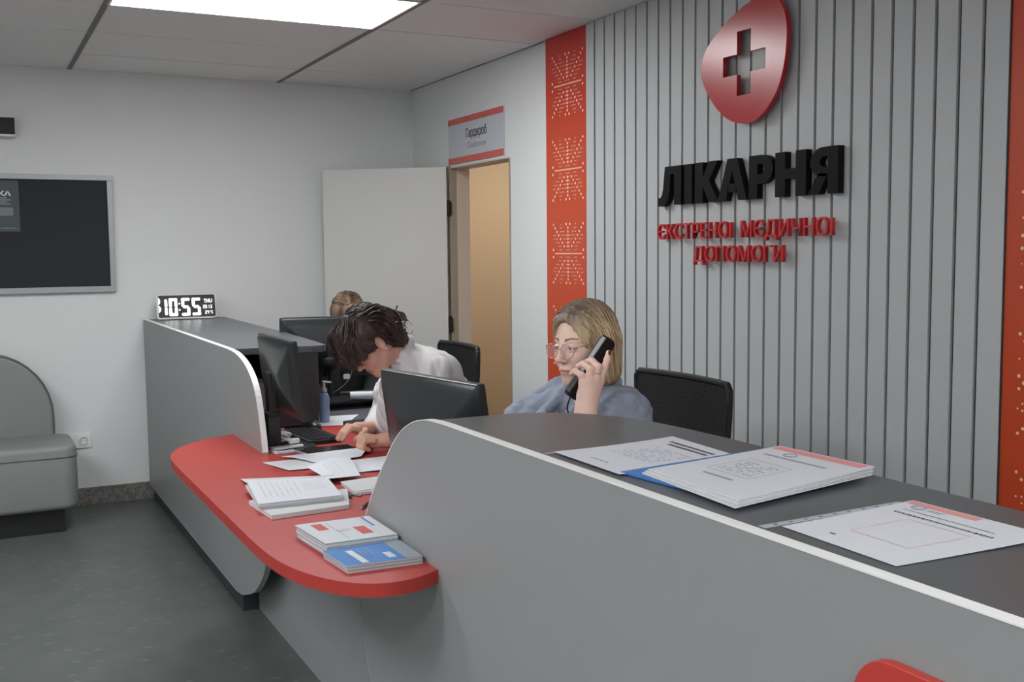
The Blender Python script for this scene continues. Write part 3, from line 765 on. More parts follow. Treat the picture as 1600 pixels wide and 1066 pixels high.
# second: pile of notices on a blue folder
t = thing('notice_folder', 'pile of printed notices on a blue folder, in the middle of the near counter', 'notice', (1.14, 1.33, ZC), 0)
cb = [(0.974, 1.488), (1.278, 1.512), (1.300, 1.26), (1.004, 1.205)]
lb = lambda u, v: 0.001 + 0.003*u
sheet('folder_cover', cb, ZC + 0.0003, mat('blue_folder', srgb(58, 118, 190), 0.35), t, lb, th=0.0035)
BLUEP = MATS['blue_folder']
for k in range(5):
    cc = [(0.992 + 0.002*k, 1.452 - 0.002*k), (1.290 + 0.004*k, 1.478 - 0.002*k), (1.302 + 0.003*k, 1.243 + 0.002*k), (0.972 + 0.004*k, 1.186 + 0.003*k)]
    sheet('page', cc, ZC + 0.0046 + 0.0018*k, PAPER if k % 2 == 0 else PAPER2, t, lambda u, v, k=k: 0.001 + 0.003*u + 0.002*k*0.4*u*u, th=0.0016)
c2 = cc; l2 = lambda u, v: 0.001 + 0.003*u + 0.0032*u*u; z2 = ZC + 0.0046 + 0.0072 + 0.0017
bm = NB(); patch(bm, c2, 0.91, 0.03, 0.985, 0.97, z2, l2, n=8); obj('pink_band', bm, INKP, t)
bm = NB()
for (u0, v0, u1, v1) in ((0.29, 0.20, 0.295, 0.66), (0.62, 0.20, 0.625, 0.66), (0.29, 0.20, 0.625, 0.205), (0.29, 0.66, 0.625, 0.665)): patch(bm, c2, u0, v0, u1, v1, z2, l2)
patch(bm, c2, 0.76, 0.14, 0.785, 0.80, z2, l2); patch(bm, c2, 0.20, 0.30, 0.225, 0.62, z2, l2)
for k in range(7):
    r_ = random.Random(k + 60); v = 0.26
    while v < 0.60:
        w = r_.uniform(.01, .03)
        if r_.random() > 0.4: patch(bm, c2, 0.34 + 0.035*k, v, 0.355 + 0.035*k, v + w, z2, l2, n=1)
        v += w + 0.012
obj('print', bm, INKL, t)
bm = NB(); cc_ = uvp(c2, 0.85, 0.33, z2 + l2(0.85, 0.33) + 0.0006)
tube(bm, [cc_ + Vector((0.012*math.cos(a*0.5236), 0.012*math.sin(a*0.5236), 0)) for a in range(13)], 0.0012, 4)
obj('round_mark', bm, INKL, t)

# third notice, nearest
c3 = [(0.975, 1.090), (1.236, 1.100), (1.236, 0.870), (0.968, 0.885)]
l3 = lambda u, v: 0.0006 + 0.003*u*u
t = thing('notice_sheet', 'nearest white notice with a pink band, in a clear punched sleeve on the near counter', 'notice', (1.10, 0.99, ZC), 0)
sheet('paper', c3, ZC + 0.0004, PAPER, t, l3)
sheet('sleeve_edge', [(0.950, 1.110), (1.222, 1.116), (1.222, 1.103), (0.950, 1.096)], ZC + 0.0003, SLEEVE, t)
for k in range(9): obj('punch_hole', lathe(NB(), [(0.003, 0), (0.003, 0.0004)], (0.975 + 0.028*k, 1.1035 + 0.0007*k, ZC + 0.0009), 8), DGREY, t)
z3 = ZC + 0.0011
bm = NB(); patch(bm, c3, 0.92, 0.02, 0.985, 0.55, z3, l3, n=8); obj('pink_band', bm, INKP, t)
bm = NB(); patch(bm, c3, 0.80, 0.12, 0.806, 0.80, z3, l3)
v = 0.12
while v < 0.86:
    w = random.uniform(.010, .028); patch(bm, c3, 0.72, v, 0.742, v + w, z3, l3, n=1); v += w + 0.010
patch(bm, c3, 0.12, 0.28, 0.135, 0.33, z3, l3)
obj('print', bm, INK, t)
bm = NB()
for a in (0.25, 0.66):
    patch(bm, c3, a, 0.30, a + 0.004, 0.78, z3, l3)
for a in (0.30, 0.776):
    patch(bm, c3, 0.25, a, 0.664, a + 0.004, z3, l3)
obj('faded_print', bm, INKP, t)
bm = NB(); cc_ = uvp(c3, 0.885, 0.16, z3 + l3(0.885, 0.16) + 0.0006)
tube(bm, [cc_ + Vector((0.010*math.cos(a*0.5236), 0.010*math.sin(a*0.5236), 0)) for a in range(13)], 0.0014, 4)
obj('round_mark', bm, INKL, t)
bm = NB(); patch(bm, c3, 0.865, 0.24, 0.875, 0.34, z3, l3); patch(bm, c3, 0.885, 0.24, 0.895, 0.36, z3, l3); obj('print', bm, INKL, t)

# ---- low red worktop
ZR = 0.7252
# brochure piles at the near rounded end
def brochure(name, label, corners, z, th, cover, marks, group, edge=PAPER2):
    t = thing(name, label, 'brochure', (uvp(corners, .5, .5, z).x, uvp(corners, .5, .5, z).y, z), 0, group)
    ins = 0.0005
    prism_bm = prism(NB(), [tuple(uvp(corners, u, v, 0).xy) for u, v in ((0.002, 0.002), (0.998, 0.002), (0.998, 0.998), (0.002, 0.998))], z, z + th - ins)
    obj('pages', prism_bm, edge, t)
    obj('cover', prism(NB(), [tuple(Vector(c[:2])) for c in corners], z + th - ins, z + th), cover, t)
    for m, rects in marks:
        bm = NB()
        for r_ in rects: patch(bm, corners, *r_, z + th, None, n=1)
        obj('print', bm, m, t)
    return t
GLOSS = mat('glossy_white_cover', srgb(214, 218, 222), 0.3, var=0.02)
BCOV = mat('glossy_blue_cover', srgb(62, 128, 196), 0.3, var=0.12, scale=60)
GCOV = mat('glossy_grey_cover', srgb(150, 160, 168), 0.3, var=0.06)
wp = [(0.711, 2.589), (0.915, 2.605), (0.912, 2.318), (0.748, 2.300)]
wp = [(0.713, 2.585), (0.760, 2.365), (0.905, 2.405), (0.905, 2.585)]
# white/grey pile
for k in range(7):
    dx, dy = random.uniform(-.003, .003), random.uniform(-.003, .003)
    base = [(0.712, 2.575), (0.728, 2.372), (0.905, 2.368), (0.905, 2.572)]
    cc = [(p[0] + dx*(p[0] < .9), p[1] + dy) for p in base]
    top = k == 6
    lab = 'topmost brochure of the white pile on the red worktop end, with two red boxes' if top else 'brochure in the white pile by the near counter panel, %s from the top' % ['seventh','sixth','fifth','fourth','third','second'][k]
    marks = [(INKR, [(0.10, 0.16, 0.42, 0.30) , (0.44, 0.60, 0.80, 0.76)]), (INKB, [(0.02, 0.86, 0.5, 0.90)]), (INKL, [(0.5, 0.35, 0.52, 0.55), (0.56, 0.35, 0.58, 0.5), (0.1, 0.36, 0.9, 0.37), (0.05, 0.82, 0.9, 0.825)])] if top else []
    brochure('brochure', lab, cc, ZR + 0.0045*k, 0.0043, GLOSS, marks, 'brochures in the white pile', PAPER2 if k % 2 else GCOV)
# blue pile nearer
for k in range(5):
    dx, dy = random.uniform(-.003, .003), random.uniform(-.003, .003)
    base = [(0.728, 2.362), (0.706, 2.262), (0.904, 2.205), (0.908, 2.362)]
    base = [(0.716, 2.364), (0.728, 2.222), (0.905, 2.212), (0.908, 2.364)]
    cc = [(p[0] + dx*(p[0] < .9), p[1] + dy*.5) for p in base]
    top = k == 4
    lab = 'topmost brochure of the blue pile at the rounded end of the red worktop' if top else 'brochure in the blue pile at the rounded red end, %s from the top' % ['fifth','fourth','third','second'][k]
    marks = [(GLOSS, [(0.20, 0.22, 0.95, 0.31), (0.55, 0.60, 0.85, 0.70)]), (INKL, [(0.2, 0.36, 0.6, 0.38), (0.2, 0.42, 0.5, 0.44), (0.2, 0.48, 0.6, 0.50)]), (GCOV, [(0.0, 0.78, 1.0, 1.0)])] if top else []
    brochure('brochure', lab, cc, ZR + 0.0036*k, 0.0034, BCOV if top else GCOV, marks, 'brochures in the blue pile', GCOV if k % 2 else PAPER2)

# document pile in the middle
t = thing('document_pile', 'thick pile of stapled white forms on the red worktop, front left', 'papers', (0.82, 2.98, ZR), 0)
base = [(0.722, 3.165), (0.700, 2.800), (0.925, 2.815), (0.985, 3.04)]
def jit(c, s): return [(p[0] + random.uniform(-s, s), p[1] + random.uniform(-s, s)) for p in c]
b0 = [(0.800, 3.06), (0.700, 2.775), (0.922, 2.792), (0.990, 3.00)]
b0 = [(0.690, 2.985), (0.703, 2.780), (0.925, 2.795), (0.985, 2.99)]
sheet('bound_form', b0, ZR + 0.0002, PAPER2, t, None, th=0.012)
for k in range(6):
    cc = jit([(0.722, 3.150), (0.690, 2.860), (0.925, 2.850), (0.955, 3.10)], 0.004)
    sheet('form', cc, ZR + 0.0126 + 0.0026*k, PAPER if k % 2 else PAPER2, t, lambda u, v, k=k: 0.0006 + 0.004*(1-u)*(1-v)*k*0.3, th=0.0019)
tc_ = cc; zt = ZR + 0.0126 + 0.013 + 0.0019; lt = lambda u, v: 0.0006 + 0.006*(1-u)*(1-v)
bm = NB()
for k in range(7):
    print_line(bm, tc_, 0.10, 0.80, 0.12 + 0.07*k, 0.012, zt, k, lt)
obj('print', bm, mat('faint_print', srgb(172, 176, 184), 0.7), t)
bm = NB(); patch(bm, tc_, 0.12, 0.62, 0.60, 0.90, zt, lt); obj('grey_box', bm, mat('pale_grey_print', srgb(205, 206, 210), 0.7), t)

t = thing('paper_sheets', 'loose white forms fanned out behind the document pile on the red worktop', 'papers', (0.95, 3.25, ZR), 0)
c5 = [(0.735, 3.300), (0.720, 3.150), (1.02, 3.06), (1.125, 3.42)]
c5 = [(0.745, 3.325), (0.738, 3.175), (0.975, 3.135), (1.060, 3.22)]
sheet('form', c5, ZR + 0.0006, PAPER2, t, lambda u, v: 0.002 + 0.022*max(0, 1 - abs(u-0.75)*3)*v + 0.012*(1-v)*u, th=0.0012)
c6 = [(0.960, 3.33), (0.965, 3.12), (1.070, 3.115), (1.130, 3.40)]
l6 = lambda u, v: 0.022 + 0.014*math.sin(u*3.0)*(v) 
sheet('form', c6, ZR + 0.0006, PAPER, t, lambda u, v: 0.018 + 0.012*math.sin(v*2.6)*(1-u), th=0.0012)
bm = NB()
for k in range(4): print_line(bm, c6, 0.15, 0.85, 0.30 + 0.09*k, 0.010, ZR + 0.0018, 30 + k, lambda u, v: 0.018 + 0.012*math.sin(v*2.6)*(1-u))
obj('print', bm, INKL, t)
t = thing('form_booklet', 'small folded white booklet against the curved near panel on the red worktop', 'papers', (1.06, 2.99, ZR), 0)
sheet('pages', [(1.000, 3.095), (0.992, 2.94), (1.12, 2.93), (1.15, 3.10)], ZR + 0.0003, PAPER, t, lambda u, v: 0.003*v, th=0.008)
sheet('cover', [(0.998, 3.100), (0.992, 2.95), (1.12, 2.94), (1.15, 3.105)], ZR + 0.0085, PAPER2, t, lambda u, v: 0.003*v + 0.001, th=0.001)
t = thing('paper_sheets', 'large folded white sheets lying across the red worktop in front of the tablet', 'papers', (1.05, 3.52, ZR), 0)
sheet('sheet', [(0.873, 3.560), (0.915, 3.38), (1.10, 3.36), (1.10, 3.56)], ZR + 0.0003, PAPER2, t, lambda u, v: 0.001 + 0.002*u, th=0.0012)
sheet('folded_sheet', [(0.955, 3.620), (1.030, 3.43), (1.20, 3.48), (1.310, 3.64)], ZR + 0.0016, PAPER, t, lambda u, v: 0.003 + 0.012*math.sin(u*3.1)*(0.4 + 0.6*v), th=0.0012)
sheet('sheet', [(1.115, 3.44), (1.085, 3.24), (1.26, 3.22), (1.33, 3.46)], ZR + 0.0003, PAPER, t, lambda u, v: 0.001 + 0.006*v*u, th=0.0014)

# keys and pens
t = thing('key_bunch', 'small bunch of keys on the red worktop beside the document pile', 'keys', (0.985, 2.96, ZR))
bm = NB(); tube(bm, [(0.975 + 0.012*math.cos(a*.5236), 2.965 + 0.012*math.sin(a*.5236), ZR + 0.002) for a in range(13)], 0.0013, 6); obj('ring', bm, SILV, t)
for a in (-60, -95, -120):
    bm = NB(); dx, dy = math.cos(R(a)), math.sin(R(a)); q = Vector((0.975 + dx*0.012, 2.965 + dy*0.012, ZR + 0.0025))
    lathe(bm, [(0.009, 0), (0.009, 0.002)], q + Vector((dx*0.009, dy*0.009, -0.001)), 10); tube(bm, [q + Vector((dx*0.015, dy*0.015, 0)), q + Vector((dx*0.045, dy*0.045, 0.0005))], 0.0026, 5)
    obj('key', bm, mat('dark_key_metal', srgb(92, 86, 82), 0.4, metal=0.6), t)
t = thing('pen', 'thin dark pen on the red worktop near the curved panel', 'pen', (0.975, 2.78, ZR))
bm = NB(); tube(bm, [(0.955, 2.77, ZR + 0.0045), (1.02, 2.86, ZR + 0.0045)], 0.004, 8); obj('barrel', bm, BLACK, t)
bm = NB(); tube(bm, [(0.955, 2.77, ZR + 0.0045), (0.949, 2.762, ZR + 0.004)], [0.0035, 0.001], 8); obj('tip', bm, SILV, t)

# tablet, keyboard, mouse, phone, tissues
def slab(name, label, cat, corners, z, th, m, part='body', extra=None):
    t = thing(name, label, cat, tuple(uvp(corners, .5, .5, z)))
    obj(part, prism(NB(), [tuple(Vector(c[:2])) for c in corners], z, z + th), m, t, bevel=min(0.002, th*0.3))
    return t
cT = [(1.020, 3.735), (1.045, 3.600), (1.235, 3.60), (1.235, 3.72)]
t = slab('tablet', 'flat dark glossy tablet lying on the red worktop before the typing woman', 'tablet', cT, ZR, 0.007, SILV, 'casing')
obj('screen', prism(NB(), [tuple(uvp(cT, u, v, 0).xy) for u, v in ((.03, .03), (.97, .03), (.97, .97), (.03, .97))], ZR + 0.007, ZR + 0.0076), mat('tablet_glass', srgb(52, 46, 48), 0.12), t)
cK = [(1.085, 4.085), (1.108, 3.800), (1.245, 3.81), (1.225, 4.10)]
t = slab('keyboard', 'black computer keyboard on the red worktop below the left monitor', 'keyboard', cK, ZR, 0.016, BLACKM, 'body')
kp = None
for i in range(5):
    for j in range(15):
        u, v = 0.12 + 0.155*i, 0.03 + 0.0635*j
        bm = prism(NB(), [tuple(uvp([cK[0], cK[3], cK[2], cK[1]], a, b, 0).xy) for a, b in ((u, v), (u + 0.13, v), (u + 0.13, v + 0.055), (u, v + 0.055))], ZR + 0.016, ZR + 0.0195)
        obj('key_cap', bm, BLACK, t)
t = thing('computer_mouse', 'small black computer mouse behind the keyboard', 'mouse', (1.235, 4.17, ZR))
bm = NB()
bmesh.ops.create_uvsphere(bm, u_segments=18, v_segments=10, radius=1.0, matrix=Matrix.Translation((1.235, 4.165, ZR + 0.0)) @ Matrix.Diagonal((0.031, 0.055, 0.036, 1)))
for v in bm.verts: v.co.z = max(v.co.z, ZR + 0.0002)
obj('body', bm, BLACK, t, smooth=True)
bm = NB(); tube(bm, [(1.235, 4.130, ZR + 0.028), (1.235, 4.142, ZR + 0.033)], 0.003, 8); obj('wheel', bm, DGREY, t)
# upright black box (telephone base) beside the far panel
t = thing('desk_telephone', 'upright black telephone base tucked behind the far curved panel', 'telephone', (0.99, 3.86, ZR))
obj('body', BX((0.955, 3.80, ZR), (1.005, 3.90, ZR + 0.135)), BLACKM, t, bevel=0.006)
obj('cradle', BX((0.958, 3.795, ZR + 0.05), (1.000, 3.80, ZR + 0.12)), BLACK, t)
bm = NB(); tube(bm, [(0.98, 3.80, ZR + 0.02), (0.99, 3.775, ZR + 0.006), (1.05, 3.77, ZR + 0.004)], 0.002, 6); obj('cable', bm, BLACK, t)
t = thing('cable_bundle', 'tangle of white cable and plug at the foot of the left monitor', 'cable', (1.03, 3.83, ZR))
bm = NB(); rr = random.Random(3)
pts = [(1.01 + 0.035*math.sin(k*1.3) + rr.uniform(-.012, .012), 3.84 + 0.035*math.cos(k*1.7) + rr.uniform(-.012, .012), ZR + 0.006 + 0.055*abs(math.sin(k*0.55))) for k in range(16)]
tube(bm, catmull(pts, 5), 0.0045, 6); obj('cable', bm, WPL, t, smooth=True)
obj('plug', prism(NB(), rrect(1.035, 3.80, 1.075, 3.825, 0.006, 3), ZR + 0.012, ZR + 0.03), WPL, t, bevel=0.003)
t = thing('notepad', 'thin white notepads stacked at the foot of the far curved panel', 'notepad', (1.0, 3.72, ZR))
sheet('page', [(0.952, 3.76), (0.958, 3.69), (1.085, 3.715), (1.095, 3.775)], ZR + 0.0003, PAPER, t, None, th=0.006)
sheet('page', [(0.955, 3.785), (0.965, 3.715), (1.070, 3.74), (1.080, 3.79)], ZR + 0.0065, PAPER2, t, lambda u, v: 0.001 + 0.003*u, th=0.004)

# things beyond the red worktop
ZG = 0.7242
t = thing('sanitiser_bottle', 'pale blue sanitiser bottle with a white pump beside the far counter end', 'bottle', (1.325, 4.30, ZG))
bm = NB(); lathe(bm, [(0.019, 0), (0.021, 0.004), (0.021, 0.105), (0.018, 0.118), (0.009, 0.126), (0.009, 0.132)], (1.325, 4.30, ZG), 20); obj('body', bm, mat('pale_blue_liquid_plastic', srgb(150, 176, 214), 0.3, var=0.03), t, smooth=True)
bm = NB(); lathe(bm, [(0.011, 0.130), (0.011, 0.146), (0.005, 0.148), (0.005, 0.168), (0.009, 0.170), (0.009, 0.177)], (1.325, 4.30, ZG), 14); tube(bm, [(1.325, 4.30, ZG + 0.173), (1.352, 4.285, ZG + 0.171)], 0.004, 6); obj('pump', bm, WPL, t, smooth=True)
t = thing('paper_sheet', 'blank white sheet on the anthracite worktop beyond the keyboard', 'papers', (1.36, 4.30, ZG))
sheet('sheet', [(1.265, 4.205), (1.375, 4.18), (1.515, 4.42), (1.345, 4.45)], ZR + 0.0004, PAPER, t, None, th=0.0012)
t = thing('notebook', 'thick black notebook by the hands of the typing woman', 'notebook', (1.44, 4.02, ZR))
obj('cover', prism(NB(), [(1.34, 4.07), (1.345, 3.97), (1.46, 3.985), (1.465, 4.17), (1.36, 4.165)], ZR, ZR + 0.022), BLACKM, t, bevel=0.004)
bm = NB(); prism(bm, [(1.345, 4.06), (1.348, 3.968), (1.455, 3.983), (1.455, 4.06)], ZR + 0.005, ZR + 0.017); obj('pages', bm, DGREY, t)
t = thing('desk_organiser', 'low dark tray with a white roll and papers in front of the farthest monitor', 'tray', (1.55, 4.70, ZG))
bm = NB(); box(bm, (1.36, 4.60, ZG), (1.66, 4.78, ZG + 0.008)); box(bm, (1.36, 4.60, ZG + 0.03), (1.66, 4.78, ZG + 0.038))
for x in (1.365, 1.65): box(bm, (x, 4.61, ZG + 0.008), (x + 0.008, 4.77, ZG + 0.03))
obj('tray', bm, BLACK, t)
bm = NB(); tube(bm, [(1.55, 4.63, ZG + 0.058), (1.65, 4.60, ZG + 0.058)], 0.019, 14)
r_ = thing('paper_roll', 'small white paper roll on the dark tray', 'paper roll', (1.60, 4.615, ZG + 0.039)); obj('roll', bm, PAPER, r_, smooth=True)
bm = NB(); tube(bm, [(1.5485, 4.6305, ZG + 0.058), (1.5495, 4.630, ZG + 0.058)], 0.006, 10); obj('core', bm, INK, r_)
t = thing('desk_lamp', 'black stalk with a round head and a small white tag beside the farthest monitor', 'desk device', (1.56, 4.86, ZG))
bm = NB(); lathe(bm, [(0.05, 0), (0.05, 0.01), (0.014, 0.02), (0.011, 0.10), (0.011, 0.15)], (1.53, 4.86, ZG), 16); obj('stand', bm, BLACK, t, smooth=True)
bm = NB(); lathe(bm, [(0.012, 0.15), (0.03, 0.17), (0.036, 0.19), (0.030, 0.212), (0.01, 0.22)], (1.53, 4.86, ZG), 16); obj('head', bm, BLACKM, t, smooth=True)
bm = NB(); tube(bm, catmull([(1.545, 4.85, ZG + 0.05), (1.58, 4.80, ZG + 0.09), (1.60, 4.76, ZG + 0.14), (1.60, 4.75, ZG + 0.18)], 5), 0.0018, 5); obj('cord', bm, SILV, t)
obj('tag', prism(NB(), rrect(1.560, ZG + 0.122, 1.592, ZG + 0.146, 0.006, 3), 4.752, 4.756, 'y'), PAPER, t)
t = thing('device_box', 'dark box with a pale label below the farthest monitor', 'device', (1.37, 4.80, ZG))
obj('body', BX((1.345, 4.84, ZG), (1.46, 4.93, ZG + 0.15)), BLACKM, t, bevel=0.005)
obj('label', BX((1.352, 4.838, ZG + 0.118), (1.40, 4.840, ZG + 0.134)), SILV, t)
obj('label', BX((1.412, 4.838, ZG + 0.125), (1.44, 4.840, ZG + 0.145)), SILV, t)

# office chairs: local frame, sitter looks towards -X
MESHB = mat('black_chair_mesh', srgb(24, 24, 26), 0.55, var=0.25, scale=8, bump=0.5, bscale=40, stretch=(1, 0.6, 6))
def office_chair(label, x, y, rz, w=0.5, ztop=1.03, zbot=0.58, seat_z=0.47, back=True, solid=False, group=None):
    t = thing('office_chair', label, 'chair', (x, y, 0), rz, group)
    M = t.matrix_basis.copy()
    obj('seat', prism(NB(), rrect(-0.24, -0.24, 0.22, 0.24, 0.07, 5), seat_z - 0.06, seat_z, 'z', M), BLACKM, t, smooth=True, bevel=0.02, seg=3)
    if back:
        bm = NB(); n, m_ = 12, 10
        hh = ztop - zbot
        def P(u, v, off):   # u across, v up
            yy = (u - .5)*w; zz = zbot + v*hh
            cx = 0.25 + 0.03*(2*u - 1)**2*-1 + 0.02*math.sin(v*3.14) + (v - .5)*0.06
            return M @ Vector((cx + off, yy*(0.94 + 0.06*v), zz))
        g0 = [[bm.verts.new(P(i/n, j/m_, 0)) for j in range(m_+1)] for i in range(n+1)]
        g1 = [[bm.verts.new(P(i/n, j/m_, 0.012)) for j in range(m_+1)] for i in range(n+1)]
        for i in range(n):
            for j in range(m_):
                bm.faces.new((g0[i][j], g0[i+1][j], g0[i+1][j+1], g0[i][j+1])); bm.faces.new((g1[i][j], g1[i][j+1], g1[i+1][j+1], g1[i+1][j]))
        for i in range(n):
            bm.faces.new((g0[i][0], g1[i][0], g1[i+1][0], g0[i+1][0])); bm.faces.new((g0[i][m_], g0[i+1][m_], g1[i+1][m_], g1[i][m_]))
        for j in range(m_):
            bm.faces.new((g0[0][j], g0[0][j+1], g1[0][j+1], g1[0][j])); bm.faces.new((g0[n][j], g1[n][j], g1[n][j+1], g0[n][j+1]))
        obj('backrest', bm, BLACKM if solid else MESHB, t, smooth=True)
        bm = NB()
        loop = [P(0, .04 + .92*k/8, .006) for k in range(9)] + [P(.03 + .94*k/8, 1, .006) for k in range(9)] + [P(1, .96 - .92*k/8, .006) for k in range(9)] + [P(.97 - .94*k/8, 0, .006) for k in range(9)]
        loop.append(loop[0]); tube(bm, loop, 0.011, 8)
        obj('back_frame', bm, BLACKM, t, smooth=True)
        bm = NB(); tube(bm, catmull([M @ Vector(p) for p in ((0.0, 0, seat_z - 0.07), (0.24, 0, seat_z - 0.07), (0.30, 0, seat_z + 0.06), (0.285, 0, zbot + 0.14))], 5), 0.016, 8); obj('back_support', bm, BLACK, t, smooth=True)
    bm = NB(); tube(bm, [M @ Vector((0, 0, 0.08)), M @ Vector((0, 0, seat_z - 0.055))], 0.025, 12); obj('gas_stem', bm, BLACK, t, smooth=True)
    for k in range(5):
        a = R(72*k + 20); e = Vector((math.cos(a)*0.27, math.sin(a)*0.27, 0.075))
        bm = NB(); tube(bm, [M @ Vector((0, 0, 0.11)), M @ e], [0.022, 0.012], 8); l = obj('base_arm', bm, BLACK, t, smooth=True)
        bm = NB(); ax = Vector((-math.sin(a), math.cos(a), 0))*0.02; q = Vector((e.x, e.y, 0.028)); tube(bm, [M @ (q - ax), M @ (q + ax)], 0.027, 12)
        tube(bm, [M @ Vector((e.x, e.y, 0.04)), M @ e], 0.006, 6); obj('caster', bm, BLACKM, l, smooth=True)
    return t
office_chair('black mesh-backed office chair behind the woman on the telephone', 1.745, 2.72, R(-1), 0.50, 1.035, 0.60, group='office chairs behind the desk')
office_chair('empty black solid-backed office chair in front of the open doorway', 1.70, 4.32, R(0), 0.42, 1.02, 0.62, solid=True, group='office chairs behind the desk')
office_chair('backless black stool under the woman in the white shirt', 1.80, 3.74, 0, back=False)
office_chair('backless black stool under the person behind the farthest monitor', 1.80, 5.62, 0, back=False)
# ------------------------------------------------------------------ people: smooth-blended fields turned into one continuous skin
class Field:
    def __init__(s, lo, hi, fine, hf, hc):
        """fine: list of (lo, hi) boxes that get the small step hf; elsewhere hc"""
        s.ax = []; s.off = np.zeros(3)
        for a in range(3):
            v = [lo[a]]
            while v[-1] < hi[a]:
                x = v[-1]; f = any(b[0][a] - 0.006 <= x <= b[1][a] for b in fine)
                v.append(x + (hf if f else hc))
            s.ax.append(np.array(v, dtype=np.float32))
        s.D = np.full([len(a) for a in s.ax], 0.5, dtype=np.float32)
    def sl(s, lo, hi):
        r = []
        for a in range(3):
            i = max(0, int(np.searchsorted(s.ax[a], lo[a])) - 1); j = min(len(s.ax[a]), int(np.searchsorted(s.ax[a], hi[a])) + 1)
            r.append(slice(i, max(j, i + 1)))
        return tuple(r)
    def put(s, fn, lo, hi, k=0.01, op='u'):
        m = k + 0.02
        S = s.sl([v - m for v in lo], [v + m for v in hi])
        X = s.ax[0][S[0]][:, None, None]; Y = s.ax[1][S[1]][None, :, None]; Z = s.ax[2][S[2]][None, None, :]
        b = fn(X, Y, Z).astype(np.float32); a = s.D[S]
        if op == 'u':
            h = np.clip(0.5 + 0.5*(a - b)/k, 0, 1); s.D[S] = a + (b - a)*h - k*h*(1 - h)
        elif op == 's':
            b = -b
            h = np.clip(0.5 + 0.5*(b - a)/k, 0, 1); s.D[S] = a + (b - a)*h + k*h*(1 - h)
        elif op == 'd':       # displacement: add
            s.D[S] = a + b
    def cap(s, a, b, ra, rb=None, k=0.01, op='u'):
        rb = ra if rb is None else rb
        a = np.array(a, float) + s.off; b = np.array(b, float) + s.off; r = max(ra, rb)
        d = b - a; dd = float(d @ d) + 1e-12
        def fn(X, Y, Z):
            px, py, pz = X - a[0], Y - a[1], Z - a[2]
            t = np.clip((px*d[0] + py*d[1] + pz*d[2])/dd, 0, 1)
            return np.sqrt((px - t*d[0])**2 + (py - t*d[1])**2 + (pz - t*d[2])**2) - (ra + (rb - ra)*t)
        s.put(fn, np.minimum(a, b) - r, np.maximum(a, b) + r, k, op)
    def chain(s, pts, rads, k=0.006, op='u'):
        for i in range(len(pts) - 1): s.cap(pts[i], pts[i+1], rads[i], rads[i+1], k, op)
    def ell(s, c, r, Rm=None, k=0.01, op='u'):
        c = np.array(c, float); Rm = np.eye(3) if Rm is None else np.array(Rm, float); rm = max(r)
        def fn(X, Y, Z):
            px, py, pz = X - c[0], Y - c[1], Z - c[2]
            q = [(Rm[0][i]*px + Rm[1][i]*py + Rm[2][i]*pz) for i in range(3)]
            k0 = np.sqrt(sum((q[i]/r[i])**2 for i in range(3))); k1 = np.sqrt(sum((q[i]/r[i]**2)**2 for i in range(3))) + 1e-9
            return k0*(k0 - 1)/k1
        s.put(fn, c - rm, c + rm, k, op)
    def sample(s, P):
        P = np.asarray(P, float); idx = []; fr = []
        for a in range(3):
            i = np.clip(np.searchsorted(s.ax[a], P[:, a]) - 1, 0, len(s.ax[a]) - 2)
            f = np.clip((P[:, a] - s.ax[a][i])/(s.ax[a][i+1] - s.ax[a][i]), 0, 1); idx.append(i); fr.append(f)
        v = 0
        for dx in (0, 1):
            for dy in (0, 1):
                for dz in (0, 1):
                    w = (fr[0] if dx else 1 - fr[0])*(fr[1] if dy else 1 - fr[1])*(fr[2] if dz else 1 - fr[2])
                    v = v + w*s.D[idx[0]+dx, idx[1]+dy, idx[2]+dz]
        return v
    def grad(s, P, e=0.003):
        P = np.asarray(P, float); g = np.zeros_like(P)
        for a in range(3):
            q = P.copy(); q[:, a] += e; p = P.copy(); p[:, a] -= e
            g[:, a] = (s.sample(q) - s.sample(p))/(2*e)
        return g/(np.linalg.norm(g, axis=1, keepdims=True) + 1e-9)
    def project(s, P, level=0.0, n=5):
        P = np.array(P, float)
        for _ in range(n): P = P - s.grad(P)*(s.sample(P) - level)[:, None]
        return P
    def mesh(s, name):
        D = s.D; ax = s.ax; sg = D < 0; n = D.shape; cells = []; pos = []; edges = []
        cshape = np.array([n[0]-1, n[1]-1, n[2]-1])
        for a in range(3):
            A = [slice(None)]*3; B = [slice(None)]*3; A[a] = slice(0, n[a]-1); B[a] = slice(1, n[a])
            I = np.argwhere(sg[tuple(A)] != sg[tuple(B)])
            for q in range(3):
                if q != a: I = I[(I[:, q] > 0) & (I[:, q] < n[q]-1)]
            J = I.copy(); J[:, a] += 1
            d0 = D[I[:, 0], I[:, 1], I[:, 2]]; d1 = D[J[:, 0], J[:, 1], J[:, 2]]; t = d0/(d0 - d1)
            P = np.stack([ax[q][I[:, q]] for q in range(3)], 1).astype(float)
            P[:, a] += t*(ax[a][J[:, a]] - ax[a][I[:, a]])
            b, c = (a + 1) % 3, (a + 2) % 3
            q4 = []
            for db, dc in ((-1, -1), (0, -1), (0, 0), (-1, 0)):
                K = I.copy(); K[:, b] += db; K[:, c] += dc
                q4.append((K[:, 0]*cshape[1] + K[:, 1])*cshape[2] + K[:, 2])
            q4 = np.stack(q4, 1); flip = d0 < 0
            edges.append(np.where(flip[:, None], q4, q4[:, ::-1]))
            for k in range(4): cells.append(q4[:, k]); pos.append(P)
        ids = np.concatenate(cells); P = np.concatenate(pos)
        u, inv = np.unique(ids, return_inverse=True)
        cnt = np.bincount(inv); V = np.stack([np.bincount(inv, P[:, q])/cnt for q in range(3)], 1)
        F = np.searchsorted(u, np.concatenate(edges))
        me = bpy.data.meshes.new(name)
